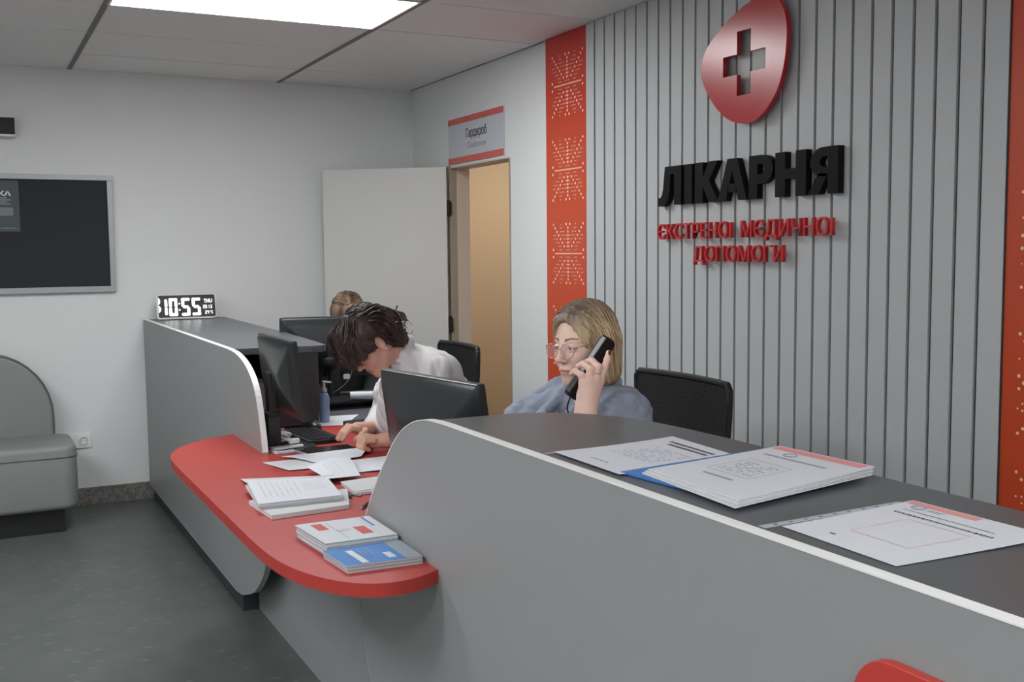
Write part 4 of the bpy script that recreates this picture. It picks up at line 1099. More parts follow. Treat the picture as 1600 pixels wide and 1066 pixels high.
        me.vertices.add(len(V)); me.vertices.foreach_set('co', V.ravel())
        me.loops.add(F.size); me.loops.foreach_set('vertex_index', F.ravel().astype(np.int32))
        me.polygons.add(len(F)); me.polygons.foreach_set('loop_start', np.arange(0, F.size, 4, dtype=np.int32)); me.polygons.foreach_set('loop_total', np.full(len(F), 4, dtype=np.int32))
        me.update(calc_edges=True); me.validate()
        me.polygons.foreach_set('use_smooth', [True]*len(me.polygons))
        return me, V

class HeadFrame:
    """local axes: f forward, l to the person's left, u up; origin between the ears"""
    def __init__(s, c, f, u, sc=1.0):
        s.c = np.array(c, float); f = np.array(f, float); f /= np.linalg.norm(f); u = np.array(u, float)
        u = u - f*(u @ f); u /= np.linalg.norm(u); s.f, s.u = f, u; s.l = np.cross(u, f); s.s = sc
        s.R = np.stack([s.f, s.l, s.u], 1)
    def w(s, p): return s.c + s.s*(s.R @ np.array(p, float))
    def loc(s, P): return ((np.asarray(P) - s.c) @ s.R)/s.s

def build_head(F, H, neck_to, neck_r=0.056, eyes_open=True):
    sc = H.s
    E = lambda c, r, k=0.01, op='u', Rm=None: F.ell(H.w(c), [v*sc for v in r], H.R if Rm is None else H.R @ Rm, k, op)
    C = lambda a, b, ra, rb=None, k=0.01, op='u': F.cap(H.w(a), H.w(b), ra*sc, (rb if rb is not None else ra)*sc, k, op)
    E((-.016, 0, .030), (.092, .074, .084), .012)
    E((.022, 0, -.028), (.060, .060, .088), .025)
    for s_ in (-1, 1):
        C((-.005, s_*.050, -.050), (.052, s_*.018, -.096), .020, .017, .02)
        E((.050, s_*.036, -.034), (.028, .024, .026), None or .02)
        C((.070, s_*.010, .020), (.058, s_*.044, .022), .009, .008, .012)
    E((.068, 0, -.098), (.018, .024, .017), .015)
    E((.070, 0, -.066), (.018, .028, .022), .015)
    for s_ in (-1, 1): E((.087, s_*.031, -.001), (.014, .017, .012), .010, 's')
    # nose
    C((.080, 0, .012), (.100, 0, -.028), .0075, .0095, .009)
    E((.100, 0, -.031), (.010, .0092, .008), .005)
    for s_ in (-1, 1): E((.089, s_*.0115, -.035), (.009, .0065, .0065), .005)
    for s_ in (-1, 1): E((.097, s_*.0065, -.0425), (.004, .0035, .0035), .002, 's')
    # lips
    E((.0830, 0, -.0620), (.0080, .0235, .0040), .005); E((.0820, 0, -.0715), (.0080, .0190, .0048), .005)
    E((.094, 0, -.0665), (.008, .0225, .0014), .002, 's')
    # eyes and lids
    for s_ in (-1, 1):
        E((.0700, s_*.031, -.001), (.0125, .0135, .0125), .001)
        C((.0790, s_*.0200, .0065), (.0770, s_*.0430, .0050), .0040, .0035, .003)
        C((.0775, s_*.0215, -.0085), (.0755, s_*.0415, -.0075), .0030, .0028, .004)
        # ears
        E((-.006, s_*.074, -.008), (.017, .007, .031), .006, 'u'); E((.000, s_*.0815, -.004), (.010, .0055, .020), .003, 's'); E((-.002, s_*.077, -.033), (.009, .007, .010), .006)
    F.cap(H.w((-.022, 0, -.055)), neck_to, neck_r*sc*0.94, neck_r, .025)

def head_colour(V, H, skin, base_col, brow=(0.10, 0.06, 0.04), lip=None, iris=(0.09, 0.07, 0.06)):
    L = H.loc(V); f, l, u = L[:, 0], L[:, 1], L[:, 2]; al = np.abs(l)
    C = np.tile(np.array(base_col, float), (len(V), 1)); face = (np.abs(f) < .14) & (al < .11) & (u > -.15) & (u < .14)
    def mixin(mask, col, w=1.0):
        m = np.clip(mask, 0, 1)[:, None]*w*face[:, None]; C[:] = C*(1 - m) + np.array(col)*m
    skin = np.array(skin)
    mixin(np.exp(-(((f-.055)/.035)**2 + ((al-.042)/.02)**2 + ((u+.032)/.018)**2)), skin*np.array([1.02, .80, .78]), .45)
    mixin(np.exp(-(((f-.104)/.012)**2 + (l/.014)**2 + ((u+.032)/.012)**2)), skin*np.array([1.0, .78, .76]), .5)
    lip = skin*np.array([.80, .56, .55]) if lip is None else np.array(lip)
    m = (f > .076) & (al < .024) & (np.abs(u + .0668) < .0098*(1 - (al/.026)**2)**.5 if True else 0)
    mixin(m.astype(float), lip, .85)
    m = (f > .076) & (al < .0225) & (np.abs(u + .0665) < .0014); mixin(m.astype(float), skin*.22, .9)
    # nostrils
    mixin(np.exp(-(((f-.097)/.004)**2 + ((al-.0065)/.003)**2 + ((u+.0425)/.003)**2)), skin*.25, .9)
    # eyes
    d = np.sqrt(((al - .031)/.0115)**2 + ((u - .000)/.0048)**2); eye = (d < 1) & (f > .066); mixin(eye.astype(float), (.62, .60, .58))
    dl = np.sqrt((al - .030)**2 + (u - .0005)**2); mixin(((dl < .0056) & eye).astype(float), iris); mixin(((dl < .0024) & eye).astype(float), (.01, .01, .01))
    mixin((np.abs(d - 1.08) < .13).astype(float)*(f > .062)*(u > -.002), (.06, .035, .03), .85)
    # brows
    bu = .0225 + .0045*np.sin(np.clip((al - .012)/.036, 0, 1)*2.4); m = (al > .012) & (al < .050) & (np.abs(u - bu) < .0034*(1.25 - al/.06)) & (f > .04)
    mixin(m.astype(float), brow, .92)
    return C

def set_colour(me, C, name='tint'):
    at = me.color_attributes.new(name, 'FLOAT_COLOR', 'POINT')
    at.data.foreach_set('color', np.concatenate([C, np.ones((len(C), 1))], 1).astype(np.float32).ravel())

def noise3(P, seed, freq):
    """cheap smooth pseudo-noise from a few rotated sines"""
    r = np.random.RandomState(seed); v = np.zeros(P.shape[0] if P.ndim == 2 else P.shape[:-1])
    for _ in range(6):
        d = r.normal(size=3); d /= np.linalg.norm(d); v = v + np.sin((P @ d)*freq*r.uniform(.6, 1.5) + r.uniform(0, 6.28))
    return v/6

def strands(name, F, roots, dirs_fn, nseg, step, rad, mat_, parent, col_fn, seed=0, level=(0.0, 0.004), nside=3):
    """hair locks that run over the surface of field F; drawn as thin tubes with a tint attribute"""
    r = np.random.RandomState(seed); P = F.project(np.array(roots, float), 0.0); n = len(P); path = [P.copy()]
    lev = r.uniform(level[0], level[1], n)
    for k in range(nseg):
        d = dirs_fn(P, k/nseg, r); g = F.grad(P)
        d = d - g*(d*g).sum(1, keepdims=True)*0.9; d /= np.linalg.norm(d, axis=1, keepdims=True) + 1e-9
        P = P + d*step; s = F.sample(P); P = P - F.grad(P)*(s - lev)[:, None]*np.where(np.abs(s) < .03, 1, 0)[:, None]
        path.append(P.copy())
    path = np.array(path)          # (k, n, 3)
    ok = np.all(np.linalg.norm(np.diff(path, axis=0), axis=2) < step*2.2, axis=0) & (np.abs(np.stack([F.sample(q_) for q_ in path])).max(0) < .02)
    path = path[:, ok]; lev = lev[ok]; n = int(ok.sum())
    K = len(path); V = []; Fc = []; C = []; T = np.gradient(path, axis=0); T /= np.linalg.norm(T, axis=2, keepdims=True) + 1e-9
    G = np.stack([F.grad(path[k]) for k in range(K)]); B = np.cross(T, G); B /= np.linalg.norm(B, axis=2, keepdims=True) + 1e-9
    w = r.uniform(.7, 1.3, n)
    for k in range(K):
        t = k/(K-1); rr_ = rad*(0.35 + 0.65*math.sin(math.pi*min(1, 0.12 + t*0.88))**0.5)*(1 if t < .8 else (1 - (t-.8)/.2*.8))
        for q in range(nside):
            a = 2*math.pi*q/nside + .5
            V.append(path[k] + (B[k]*math.cos(a)*1.3 + G[k]*math.sin(a)*0.6)*(rr_*w)[:, None])
    V = np.stack(V).reshape(K, nside, n, 3)
    idx = np.arange(K*nside*n).reshape(K, nside, n)
    q = []
    for k in range(K-1):
        for s_ in range(nside):
            s2 = (s_+1) % nside
            q.append(np.stack([idx[k, s_], idx[k, s2], idx[k+1, s2], idx[k+1, s_]], 1))
    q = np.concatenate(q)
    VV = V.reshape(-1, 3); me = bpy.data.meshes.new(name)
    me.vertices.add(len(VV)); me.vertices.foreach_set('co', VV.ravel()); me.loops.add(q.size); me.loops.foreach_set('vertex_index', q.ravel().astype(np.int32))
    me.polygons.add(len(q)); me.polygons.foreach_set('loop_start', np.arange(0, q.size, 4, dtype=np.int32)); me.polygons.foreach_set('loop_total', np.full(len(q), 4, dtype=np.int32))
    me.update(calc_edges=True); me.polygons.foreach_set('use_smooth', [True]*len(q))
    jit_ = np.tile(r.uniform(.72, 1.28, n)[None, None, :], (K, nside, 1)).reshape(-1)
    set_colour(me, col_fn(VV)*jit_[:, None])
    o = link_mesh(name, me, mat_, parent); return o

SKINM = attr_mat('skin', 'tint', 0.48, bump=0.12, bscale=700, spec=0.4, sss=0.12, var=0.05, scale=70)
HAIRM = attr_mat('hair', 'tint', 0.42, spec=0.5, var=0.12, scale=50)
SCRUB = mat('grey_blue_scrub_cloth', srgb(148, 158, 176), 0.8, var=0.04, scale=14, bump=0.25, bscale=700)
SHIRT = mat('white_shirt_cloth', srgb(214, 212, 213), 0.8, var=0.03, scale=14, bump=0.25, bscale=700)
DARKC = mat('black_cloth', srgb(22, 22, 25), 0.85, var=0.1)
TROU = mat('dark_trouser_cloth', srgb(50, 54, 66), 0.85, var=0.05)
SHOE = mat('white_shoe_leather', srgb(190, 190, 190), 0.5)
UND = mat('maroon_undershirt', srgb(92, 38, 40), 0.8)

def lower_body(t, pel, knees, feet, clothm):
    lo = np.min([pel, *knees, *feet], 0) - .2; hi = np.max([pel, *knees, *feet], 0) + .2; lo[2] = 0
    F = Field(lo, hi, [], .012, .012)
    F.ell(pel, (.15, .18, .12), None, .04)
    for k_, f_ in zip(knees, feet):
        h = (pel[0] - .02, pel[1] + (k_[1] - pel[1])*.55, pel[2] - .01)
        F.cap(h, k_, .088, .060, .03); F.cap(k_, (f_[0], f_[1], .12), .060, .042, .02)
    me, _ = F.mesh('trousers'); link_mesh('trousers', me, clothm, t)
    for f_ in feet:
        bm = NB(); bmesh.ops.create_uvsphere(bm, u_segments=14, v_segments=8, radius=1, matrix=Matrix.Translation((f_[0] - .05, f_[1], 0.002)) @ Matrix.Diagonal((.13, .045, .085, 1)))
        for v in bm.verts: v.co.z = max(v.co.z, .001)
        obj('shoe', bm, SHOE, t, smooth=True)

# ================================================================== woman on the telephone
HO = np.array((.006, -.004, -.002))      # shift of the hand and handset
SK = srgb(243, 206, 190)
t = thing('person', 'seated woman with blond bob, glasses and grey-blue top holding a telephone handset to her ear', 'person', (1.66, 2.62, 0))
H = HeadFrame((1.545, 2.553, 1.176), (-.975, -.215, -.10), (-.06, 0.02, 1), 0.97)
F = Field((1.24, 2.16, 0.50), (1.90, 2.98, 1.36), [((1.39, 2.32, 0.98), (1.66, 2.65, 1.32))], 0.0024, 0.008)
build_head(F, H, (1.605, 2.585, 1.02), 0.058)
# torso under the clothes, shoulders, arms
F.cap((1.65, 2.60, .62), (1.62, 2.59, .88), .135, .135, .05); F.cap((1.615, 2.47, .975), (1.615, 2.72, .97), .060, .060, .04); F.cap((1.605, 2.585, 1.03), (1.615, 2.59, .93), .06, .09, .03)
F.cap((1.615, 2.435, .965), (1.470, 2.325, .785), .052, .042, .02)                      # her left upper arm
F.chain([(1.470, 2.325, .778), (1.456, 2.340, .90), (1.434, 2.359, 1.000), (1.434, 2.359, 1.020)], [.042, .041, .030, .0275], .012)   # forearm up
F.cap((1.60, 2.745, .955), (1.46, 2.86, .80), .052, .042, .02); F.chain([(1.46, 2.86, .795), (1.33, 2.80, .765), (1.26, 2.75, .757)], [.042, .032, .026], .012)
# her left hand: palm on the far side of the handset, back of the hand towards the viewer
F.off = HO
F.cap((1.427, 2.362, 1.020), (1.432, 2.366, 1.060), .026, .0260, .012)
K = {'i': (1.468, 2.357, 1.098), 'm': (1.452, 2.352, 1.106), 'r': (1.434, 2.354, 1.104), 'p': (1.418, 2.362, 1.096)}
for a, rr_ in (('i', .0125), ('m', .0125), ('r', .012), ('p', .011)):
    F.cap((1.430 + (K[a][0] - 1.432)*.35, 2.364, 1.035), K[a], .018, rr_, .010)
F.chain([K['i'], (1.481, 2.356, 1.130), (1.491, 2.358, 1.152), (1.499, 2.362, 1.171)], [.0112, .0095, .0086, .0072], .004)
F.chain([K['m'], (1.459, 2.350, 1.136), (1.452, 2.372, 1.152), (1.446, 2.392, 1.145)], [.0115, .0102, .0092, .0078], .004)
F.chain([K['r'], (1.436, 2.352, 1.132), (1.428, 2.374, 1.144), (1.424, 2.395, 1.136)], [.0112, .0100, .0090, .0076], .004)
F.chain([K['p'], (1.415, 2.362, 1.116), (1.408, 2.382, 1.125), (1.407, 2.400, 1.117)], [.0100, .0090, .0082, .0070], .004)
F.chain([(1.448, 2.372, 1.045), (1.474, 2.392, 1.075), (1.483, 2.408, 1.100), (1.480, 2.420, 1.122)], [.016, .0125, .011, .009], .008)   # thumb behind the handset
F.off = np.zeros(3)
# her right hand resting on the worktop
F.cap((1.26, 2.75, .757), (1.20, 2.72, .748), .026, .019, .012)
for k_ in range(4): F.chain([(1.20, 2.745 - .016*k_, .749), (1.165, 2.745 - .018*k_, .752), (1.135 + .004*abs(k_-1), 2.742 - .019*k_, .740)], [.010, .0088, .0072], .004)
F.chain([(1.235, 2.705, .750), (1.205, 2.685, .745), (1.18, 2.68, .738)], [.013, .010, .008], .006)
me, V = F.mesh('body'); C = np.tile(np.array(SK), (len(V), 1)); Ch = head_colour(V, H, SK, SK, brow=(.12, .075, .055), iris=(.04, .035, .03)); C = Ch
# painted nails
def nail(p, r_, col):
    d = np.linalg.norm(V - np.array(p), axis=1); m = np.clip((r_ - d)/.0015, 0, 1)[:, None]; C[:] = C*(1 - m) + np.array(col)*m
nail((1.5045, 2.350, 1.171), .0062, srgb(95, 30, 38))
nail((1.5035, 2.349, 1.166), .0050, srgb(95, 30, 38))
set_colour(me, C); body = link_mesh('body', me, SKINM, t)
# hair
FH = Field((1.36, 2.38, 1.03), (1.74, 2.72, 1.38), [((1.3, 2.3, 1.0), (1.8, 2.8, 1.4))], .0028, .0028)
EH = lambda c, r, k=0.01, op='u': FH.ell(H.w(c), [v*H.s for v in r], H.R, k, op)
CH = lambda a, b, ra, rb, k=0.02, op='u': FH.cap(H.w(a), H.w(b), ra*H.s, rb*H.s, k, op)
EH((-.014, 0, .036), (.098, .087, .093))
for s_ in (-1, 1): CH((-.012, s_*.062, .02), (-.018, s_*.066, -.085), .036, .030); CH((-.045, s_*.045, .0), (-.040, s_*.045, -.085), .046, .040)
CH((-.05, 0, .02), (-.045, 0, -.085), .058, .046)
CH((.036, .045, .078), (.012, .076, -.005), .018, .015); CH((.040, -.045, .070), (.022, -.072, -.02), .018, .013)
EH((.108, -.002, -.028), (.092, .072, .114), .008, 's'); EH((.06, .0, -.12), (.075, .062, .06), .015, 's'); EH((-.0, .0, -.16), (.2, .2, .035), .006, 's')
def dispH(X, Y, Z):
    P = np.stack(np.broadcast_arrays(X, Y, Z), -1).astype(float); L = ((P - H.c) @ H.R)/H.s
    ph = np.arctan2(L[..., 0] + .02, np.abs(L[..., 1]) + .02)*np.sign(L[..., 1] + 1e-6)
    return (.0009*np.sin(ph*34 + 3*np.sin(L[..., 2]*28)) + .0007*np.sin(ph*71 + 5*np.sin(L[..., 2]*17 + 1)))
FH.put(dispH, (1.36, 2.38, 1.03), (1.74, 2.72, 1.38), .01, 'd')
meh, VH = FH.mesh('hair')
ROOT, BLO = np.array(srgb(136, 116, 100)), np.array(srgb(216, 190, 152))
def haircol(P):
    L = H.loc(P); d = np.sqrt(L[:, 1]**2*.9 + (np.minimum(L[:, 2] - .10, 0))**2)
    w = np.clip((d - .035)/.06, 0, 1)[:, None]
    n_ = noise3(np.stack([L[:, 0]*1.0, L[:, 1]*.4, L[:, 2]*.15], 1), 5, 260)[:, None]
    c = ROOT*(1 - w) + BLO*w; c = c*(1 + .30*n_)
    low = np.clip((-L[:, 2] - .02)/.08, 0, 1)[:, None]*np.clip((-L[:, 0] + .01)/.04, 0, 1)[:, None]
    return np.clip(c*(1 - .25*low), .01, 1)
set_colour(meh, haircol(VH)); hair = link_mesh('hair', meh, HAIRM, t)
rs = np.random.RandomState(2); roots = []
for _ in range(560):
    side = 1 if rs.rand() < .72 else -1
    roots.append(H.w((rs.uniform(-.10, .075), side*rs.uniform(.000, .012) - .004, .125)))
for _ in range(300):
    side = rs.choice([-1, 1]); roots.append(H.w((rs.uniform(-.11, .045), side*rs.uniform(.03, .08), rs.uniform(.02, .11))))
def dirW1(P, tt, r):
    L = H.loc(P); sgn = np.where(L[:, 1] > -.004, 1., -1.)
    out = np.stack([-.12 + 0*sgn + np.where(L[:, 2] < 0, .10, -.10), sgn*np.where(L[:, 2] > .05, 1., .15), np.where(L[:, 2] > .09, -.25, -1.0)], 1)
    return out @ H.R.T + r.normal(size=P.shape)*.03
strands('hair_locks', FH, roots, dirW1, 15, .0135, .0021, HAIRM, t, haircol, 3, (.0002, .0035))
# glasses
G = NB()
for s_ in (-1, 1):
    tube(G, [H.w((.099 - .011*((a_ % 1) * 0) - .006*(abs(math.cos(R(a_*20)))**2)*(1 if math.cos(R(a_*20)) > 0 else .2), s_*(.0325 + .0255*math.cos(R(a_*20))), -.006 + .0205*math.sin(R(a_*20))*(1.0 if math.sin(R(a_*20)) > 0 else 1.05))) for a_ in range(19)], .00115, 6, False)
gl = obj('glasses', G, mat('clear_pink_frame', srgb(196, 170, 160), 0.25, metal=.4), t, smooth=True)
G = NB(); tube(G, [H.w(p) for p in ((.1005, -.0072, .000), (.104, 0, .003), (.1005, .0072, .000))], .0011, 6); obj('bridge', G, MATS['clear_pink_frame'], gl)
for s_ in (-1, 1):
    G = NB(); tube(G, [H.w(p) for p in ((.093, s_*.058, .004), (.088, s_*.0665, .006), (.03, s_*.0790, .008), (-.005, s_*.080, .006))], .0014, 6); obj('temple', G, mat('gold_temple', srgb(205, 178, 150), 0.3, metal=.6), gl)
mg = bpy.data.materials.new('lens_glass'); mg.use_nodes = True; b_ = mg.node_tree.nodes['Principled BSDF']; b_.inputs['Base Color'].default_value = (.95, .96, .98, 1); b_.inputs['Roughness'].default_value = .03; b_.inputs['Alpha'].default_value = .14
for s_ in (-1, 1):
    G = NB(); c_ = G.verts.new(H.w((.099, s_*.0325, -.006))); ring = []
    for a_ in range(18): ring.append(G.verts.new(H.w((.099 - .006*(abs(math.cos(R(a_*20)))**2)*(1 if math.cos(R(a_*20)) > 0 else .2), s_*(.0325 + .025*math.cos(R(a_*20))), -.006 + .0203*math.sin(R(a_*20))))))
    for a_ in range(18): G.faces.new((ring[a_], ring[(a_+1) % 18], c_))
    obj('lens', G, mg, gl)
# clothes
def wrinkle(P, seed, amp, f1, d):
    n_ = noise3(P*np.array(d), seed, f1); return amp*(.5 - np.minimum(np.abs(n_)*2.6, 1.0))
FC = Field((1.28, 2.20, 0.48), (1.88, 3.02, 1.12), [((1.2, 2.1, .72), (1.9, 3.1, 1.12))], .0045, .009)
FC.cap((1.65, 2.60, .60), (1.625, 2.59, .88), .155, .150, .05); FC.cap((1.612, 2.455, .988), (1.600, 2.735, .990), .073, .073, .05); FC.cap((1.612, 2.585, 1.01), (1.62, 2.59, .93), .068, .11, .03)
FC.chain([(1.618, 2.440, .982), (1.560, 2.385, .885), (1.500, 2.350, .825)], [.068, .067, .062], .02)
FC.chain([(1.585, 2.745, .985), (1.50, 2.82, .915), (1.47, 2.86, .81), (1.38, 2.83, .775)], [.068, .066, .056, .044], .02)
FC.cap((1.580, 2.53, 1.035), (1.49, 2.50, .93), .030, .035, .02); FC.cap((1.575, 2.655, 1.035), (1.480, 2.66, .95), .034, .035, .02)
for a0, a1 in (((1.56, 2.515, 1.045), (1.475, 2.515, .985)), ((1.56, 2.650, 1.045), (1.475, 2.625, .990))): FC.cap(a0, a1, .016, .013, .006)
# collar stand
for a0, a1 in (((1.585, 2.520, 1.045), (1.640, 2.530, 1.060)), ((1.640, 2.530, 1.060), (1.655, 2.600, 1.062)), ((1.655, 2.600, 1.062), (1.60, 2.655, 1.05))): FC.cap(a0, a1, .013, .013, .012)
# neck opening and V
FC.cap((1.590, 2.583, 1.10), (1.600, 2.585, 1.03), .062, .058, .01, 's'); FC.cap((1.540, 2.560, 1.06), (1.455, 2.545, .955), .060, .008, .008, 's')
def wr(X, Y, Z):
    P = np.stack(np.broadcast_arrays(X, Y, Z), -1).astype(float)
    return wrinkle(P, 11, .006, 46, (1, 1, 1.3)) + wrinkle(P, 12, .0045, 90, (1, .8, 1.2))
FC.put(wr, (1.28, 2.20, 0.48), (1.88, 3.02, 1.12), .01, 'd')
mec, VC = FC.mesh('scrub_top'); link_mesh('scrub_top', mec, SCRUB, t)
# undershirt showing in the V, necklace
FU = Field((1.44, 2.45, .84), (1.62, 2.68, 1.0), [], .005, .005); FU.cap((1.60, 2.585, .97), (1.57, 2.58, .87), .078, .10, .02); meu, _ = FU.mesh('undershirt'); link_mesh('undershirt', meu, UND, t)
G = NB(); tube(G, catmull([(1.56, 2.52, 1.035), (1.515, 2.515, .995), (1.490, 2.545, .955), (1.505, 2.59, .985), (1.55, 2.625, 1.03)], 6), .0012, 5); obj('necklace', G, MATS['gold_temple'], t)
lower_body(t, (1.68, 2.62, .59), [(1.30, 2.48, .53), (1.30, 2.78, .53)], [(1.34, 2.47, 0), (1.32, 2.79, 0)], TROU)
# ring on the middle finger
G = NB(); tube(G, [Vector((1.4615, 2.347, 1.118)) + Vector((math.cos(a_*.5236)*.0112, math.sin(a_*.5236)*.0112, .000)) for a_ in range(13)], .0012, 5, False); obj('ring', G, MATS['gold_temple'], t)
# handset
ph = thing('telephone_handset', 'black telephone handset held to the ear of the blond woman', 'telephone', (1.47, 2.41, 1.12))
a_ = Vector((1.536, 2.400, 1.202)); b_ = Vector((1.429, 2.430, 1.046)); zax = (a_ - b_).normalized(); xax = Vector((.30, -.95, .05)); xax = (xax - zax*xax.dot(zax)).normalized()
yax = zax.cross(xax); Mp = Matrix((yax, zax, xax)).transposed().to_4x4(); Mp.translation = (a_ + b_)/2; ln2 = (a_ - b_).length
obj('body', prism(NB(), rrect(-.024, -ln2/2, .024, ln2/2, .014, 5), -.012, .010, 'z', Mp), BLACK, ph, bevel=.004)
obj('edge_trim', prism(NB(), [(-.0255, -ln2/2*.2), (-.0225, -ln2/2*.2), (-.0225, ln2/2*.92), (-.0255, ln2/2*.92)], -.003, .0115, 'z', Mp), SILV, ph)
obj('back_cover', prism(NB(), rrect(-.020, -ln2/2 + .012, .020, ln2/2 - .012, .010, 4), .010, .0115, 'z', Mp), BLACKM, ph)
G = NB(); q0 = Mp @ Vector((0, -ln2/2, 0)); tube(G, catmull([q0, q0 + Vector((-.004, .01, -.03)), q0 + Vector((.012, .02, -.07)), q0 + Vector((.0, .03, -.14)), q0 + Vector((-.03, .05, -.25)), Vector((q0.x - .06, q0.y + .08, ZR + .003))], 6), .0022, 6); obj('cord', G, BLACK, ph)

# ================================================================== woman in the white shirt, bent over the desk
SK2 = srgb(212, 164, 144)
t = thing('person', 'dark-haired woman in a white shirt bending low over the red worktop', 'person', (1.70, 3.76, 0))
th = R(50); H2 = HeadFrame((1.312, 3.690, 1.108), (-math.cos(th), -.10, -math.sin(th)), (-math.sin(th), 0, math.cos(th)), 0.98)
F = Field((1.10, 3.40, 0.48), (1.98, 4.10, 1.26), [((1.15, 3.48, .725), (1.42, 3.80, .85)), ((1.18, 3.58, .98), (1.42, 3.80, 1.16))], .0026, .009)
build_head(F, H2, (1.475, 3.735, 1.03), .053)
F.cap((1.72, 3.76, .60), (1.56, 3.745, .93), .120, .125, .05); F.cap((1.53, 3.615, .985), (1.53, 3.87, .985), .056, .056, .04); F.cap((1.475, 3.735, 1.03), (1.54, 3.745, .97), .055, .08, .03)
F.cap((1.525, 3.605, .975), (1.455, 3.52, .800), .048, .040, .02); F.chain([(1.455, 3.52, .782), (1.365, 3.535, .772), (1.315, 3.540, .768)], [.040, .031, .026], .012)
F.cap((1.525, 3.88, .975), (1.47, 3.93, .800), .048, .040, .02); F.chain([(1.47, 3.93, .782), (1.37, 3.80, .775), (1.305, 3.715, .785)], [.040, .030, .025], .012)
# near (left) hand: closed round a pen
F.cap((1.315, 3.540, .768), (1.270, 3.548, .766), .026, .024, .012)
for k_ in range(4):
    y_ = 3.575 - .017*k_; F.chain([(1.262, y_, .772), (1.232, y_ + .004, .774), (1.226, y_ + .008, .750), (1.246, y_ + .008, .740)], [.0118, .0105, .0095, .0085], .004)
F.chain([(1.292, 3.572, .770), (1.262, 3.598, .776), (1.236, 3.606, .772)], [.015, .0115, .0095], .007)
# far (right) hand: spread over the keyboard edge, fingers reaching left
F.cap((1.305, 3.715, .785), (1.262, 3.705, .792), .025, .022, .012)
for k_, (yy, ln_) in enumerate(((3.665, .066), (3.682, .074), (3.702, .072), (3.722, .060))):
    F.chain([(1.258, yy + .004, .793), (1.258 - ln_*.42, yy, .800), (1.258 - ln_*.78, yy - .002, .782), (1.258 - ln_*1.02, yy - .004, .760)], [.0112, .0098, .0086, .0072], .004)
F.chain([(1.288, 3.682, .780), (1.262, 3.652, .772), (1.236, 3.640, .762)], [.014, .0110, .0088], .007)
me, V = F.mesh('body'); C = head_colour(V, H2, SK2, SK2, brow=(.05, .03, .025)); set_colour(me, C); link_mesh('body', me, SKINM, t)
# shirt
FC = Field((1.24, 3.38, .46), (1.96, 4.10, 1.14), [((1.2, 3.3, .72), (1.9, 4.1, 1.14))], .0048, .01)
FC.cap((1.72, 3.76, .58), (1.565, 3.745, .93), .145, .142, .05); FC.cap((1.535, 3.605, .985), (1.535, 3.88, .985), .069, .069, .05); FC.cap((1.485, 3.735, 1.03), (1.55, 3.745, .97), .062, .10, .03)
FC.chain([(1.53, 3.60, .98), (1.49, 3.55, .885), (1.455, 3.52, .800), (1.37, 3.535, .776)], [.066, .062, .056, .042], .02)
FC.chain([(1.53, 3.885, .98), (1.475, 3.915, .885), (1.46, 3.925, .800), (1.36, 3.79, .782)], [.066, .060, .056, .042], .02)
FC.cap((1.44, 3.69, .94), (1.42, 3.72, .80), .085, .075, .04)
ax_ = np.array((1.440, 3.722, 1.062)); nv = np.array((-.74, -.03, .62)); nv /= np.linalg.norm(nv); e1 = np.cross(nv, (0, 1, 0)); e1 /= np.linalg.norm(e1); e2 = np.cross(nv, e1)
ring = [ax_ + nv*.004 + .062*(math.cos(R(a_*30))*e1 + math.sin(R(a_*30))*e2) for a_ in range(13)]
for i in range(12): FC.cap(ring[i], ring[i+1], .0135, .0135, .008)
FC.cap((1.47, 3.67, 1.035), (1.53, 3.61, 1.0), .046, .05, .02); FC.cap(ax_ + nv*.10, ax_ + nv*.055, .052, .050, .006, 's')
def wr2(X, Y, Z):
    P = np.stack(np.broadcast_arrays(X, Y, Z), -1).astype(float)
    return wrinkle(P, 21, .007, 38, (1, 1, .8)) + wrinkle(P, 22, .0055, 85, (1, 1, .9))
FC.put(wr2, (1.24, 3.38, .46), (1.96, 4.10, 1.14), .01, 'd')
me, _ = FC.mesh('shirt'); link_mesh('shirt', me, SHIRT, t)
# hair: full, wavy, falling forward; ear free
FH2 = Field((1.06, 3.50, .96), (1.54, 3.88, 1.36), [((1, 3, .9), (2, 4, 1.4))], .0032, .0032)
EH = lambda c, r, k=0.012, op='u': FH2.ell(H2.w(c), [v*H2.s for v in r], H2.R, k, op)
CH = lambda a, b, ra, rb, k=0.02, op='u': FH2.cap(H2.w(a), H2.w(b), ra*H2.s, rb*H2.s, k, op)
EH((-.018, 0, .040), (.110, .090, .098))
CH((.050, .028, .085), (.098, .034, .030), .044, .034); CH((.050, -.03, .085), (.095, -.03, .022), .044, .034); CH((.098, .030, .03), (.108, .030, .000), .028, .014); CH((.06, .05, .06), (.075, .064, .0), .028, .014)
CH((.01, .060, .06), (.030, .074, .010), .028, .012); CH((-.05, .055, .0), (-.055, .052, -.045), .036, .024); CH((-.085, .02, .03), (-.115, .01, -.01), .044, .036); CH((-.085, 0, .0), (-.080, .015, -.075), .048, .034); CH((-.07, .035, .0), (-.072, .040, -.070), .038, .026); CH((-.07, -.035, .0), (-.072, -.040, -.070), .038, .026)
CH((-.05, -.055, .0), (-.055, -.052, -.045), .036, .024); CH((.01, -.060, .06), (.030, -.074, .0), .028, .014)
EH((.075, .020, -.062), (.072, .085, .066), .01, 's'); EH((-.004, .088, -.010), (.020, .022, .030), .008, 's')
def disp2(X, Y, Z):
    P = np.stack(np.broadcast_arrays(X, Y, Z), -1).astype(float); L = ((P - H2.c) @ H2.R)/H2.s
    w_ = L[..., 1]*120 + 2.2*np.sin(L[..., 0]*38 + L[..., 2]*20); w2 = np.arctan2(L[..., 2], L[..., 0])*20
    return .0026*np.sin(w_) + .0018*np.sin(w_*2.1 + w2*.3)
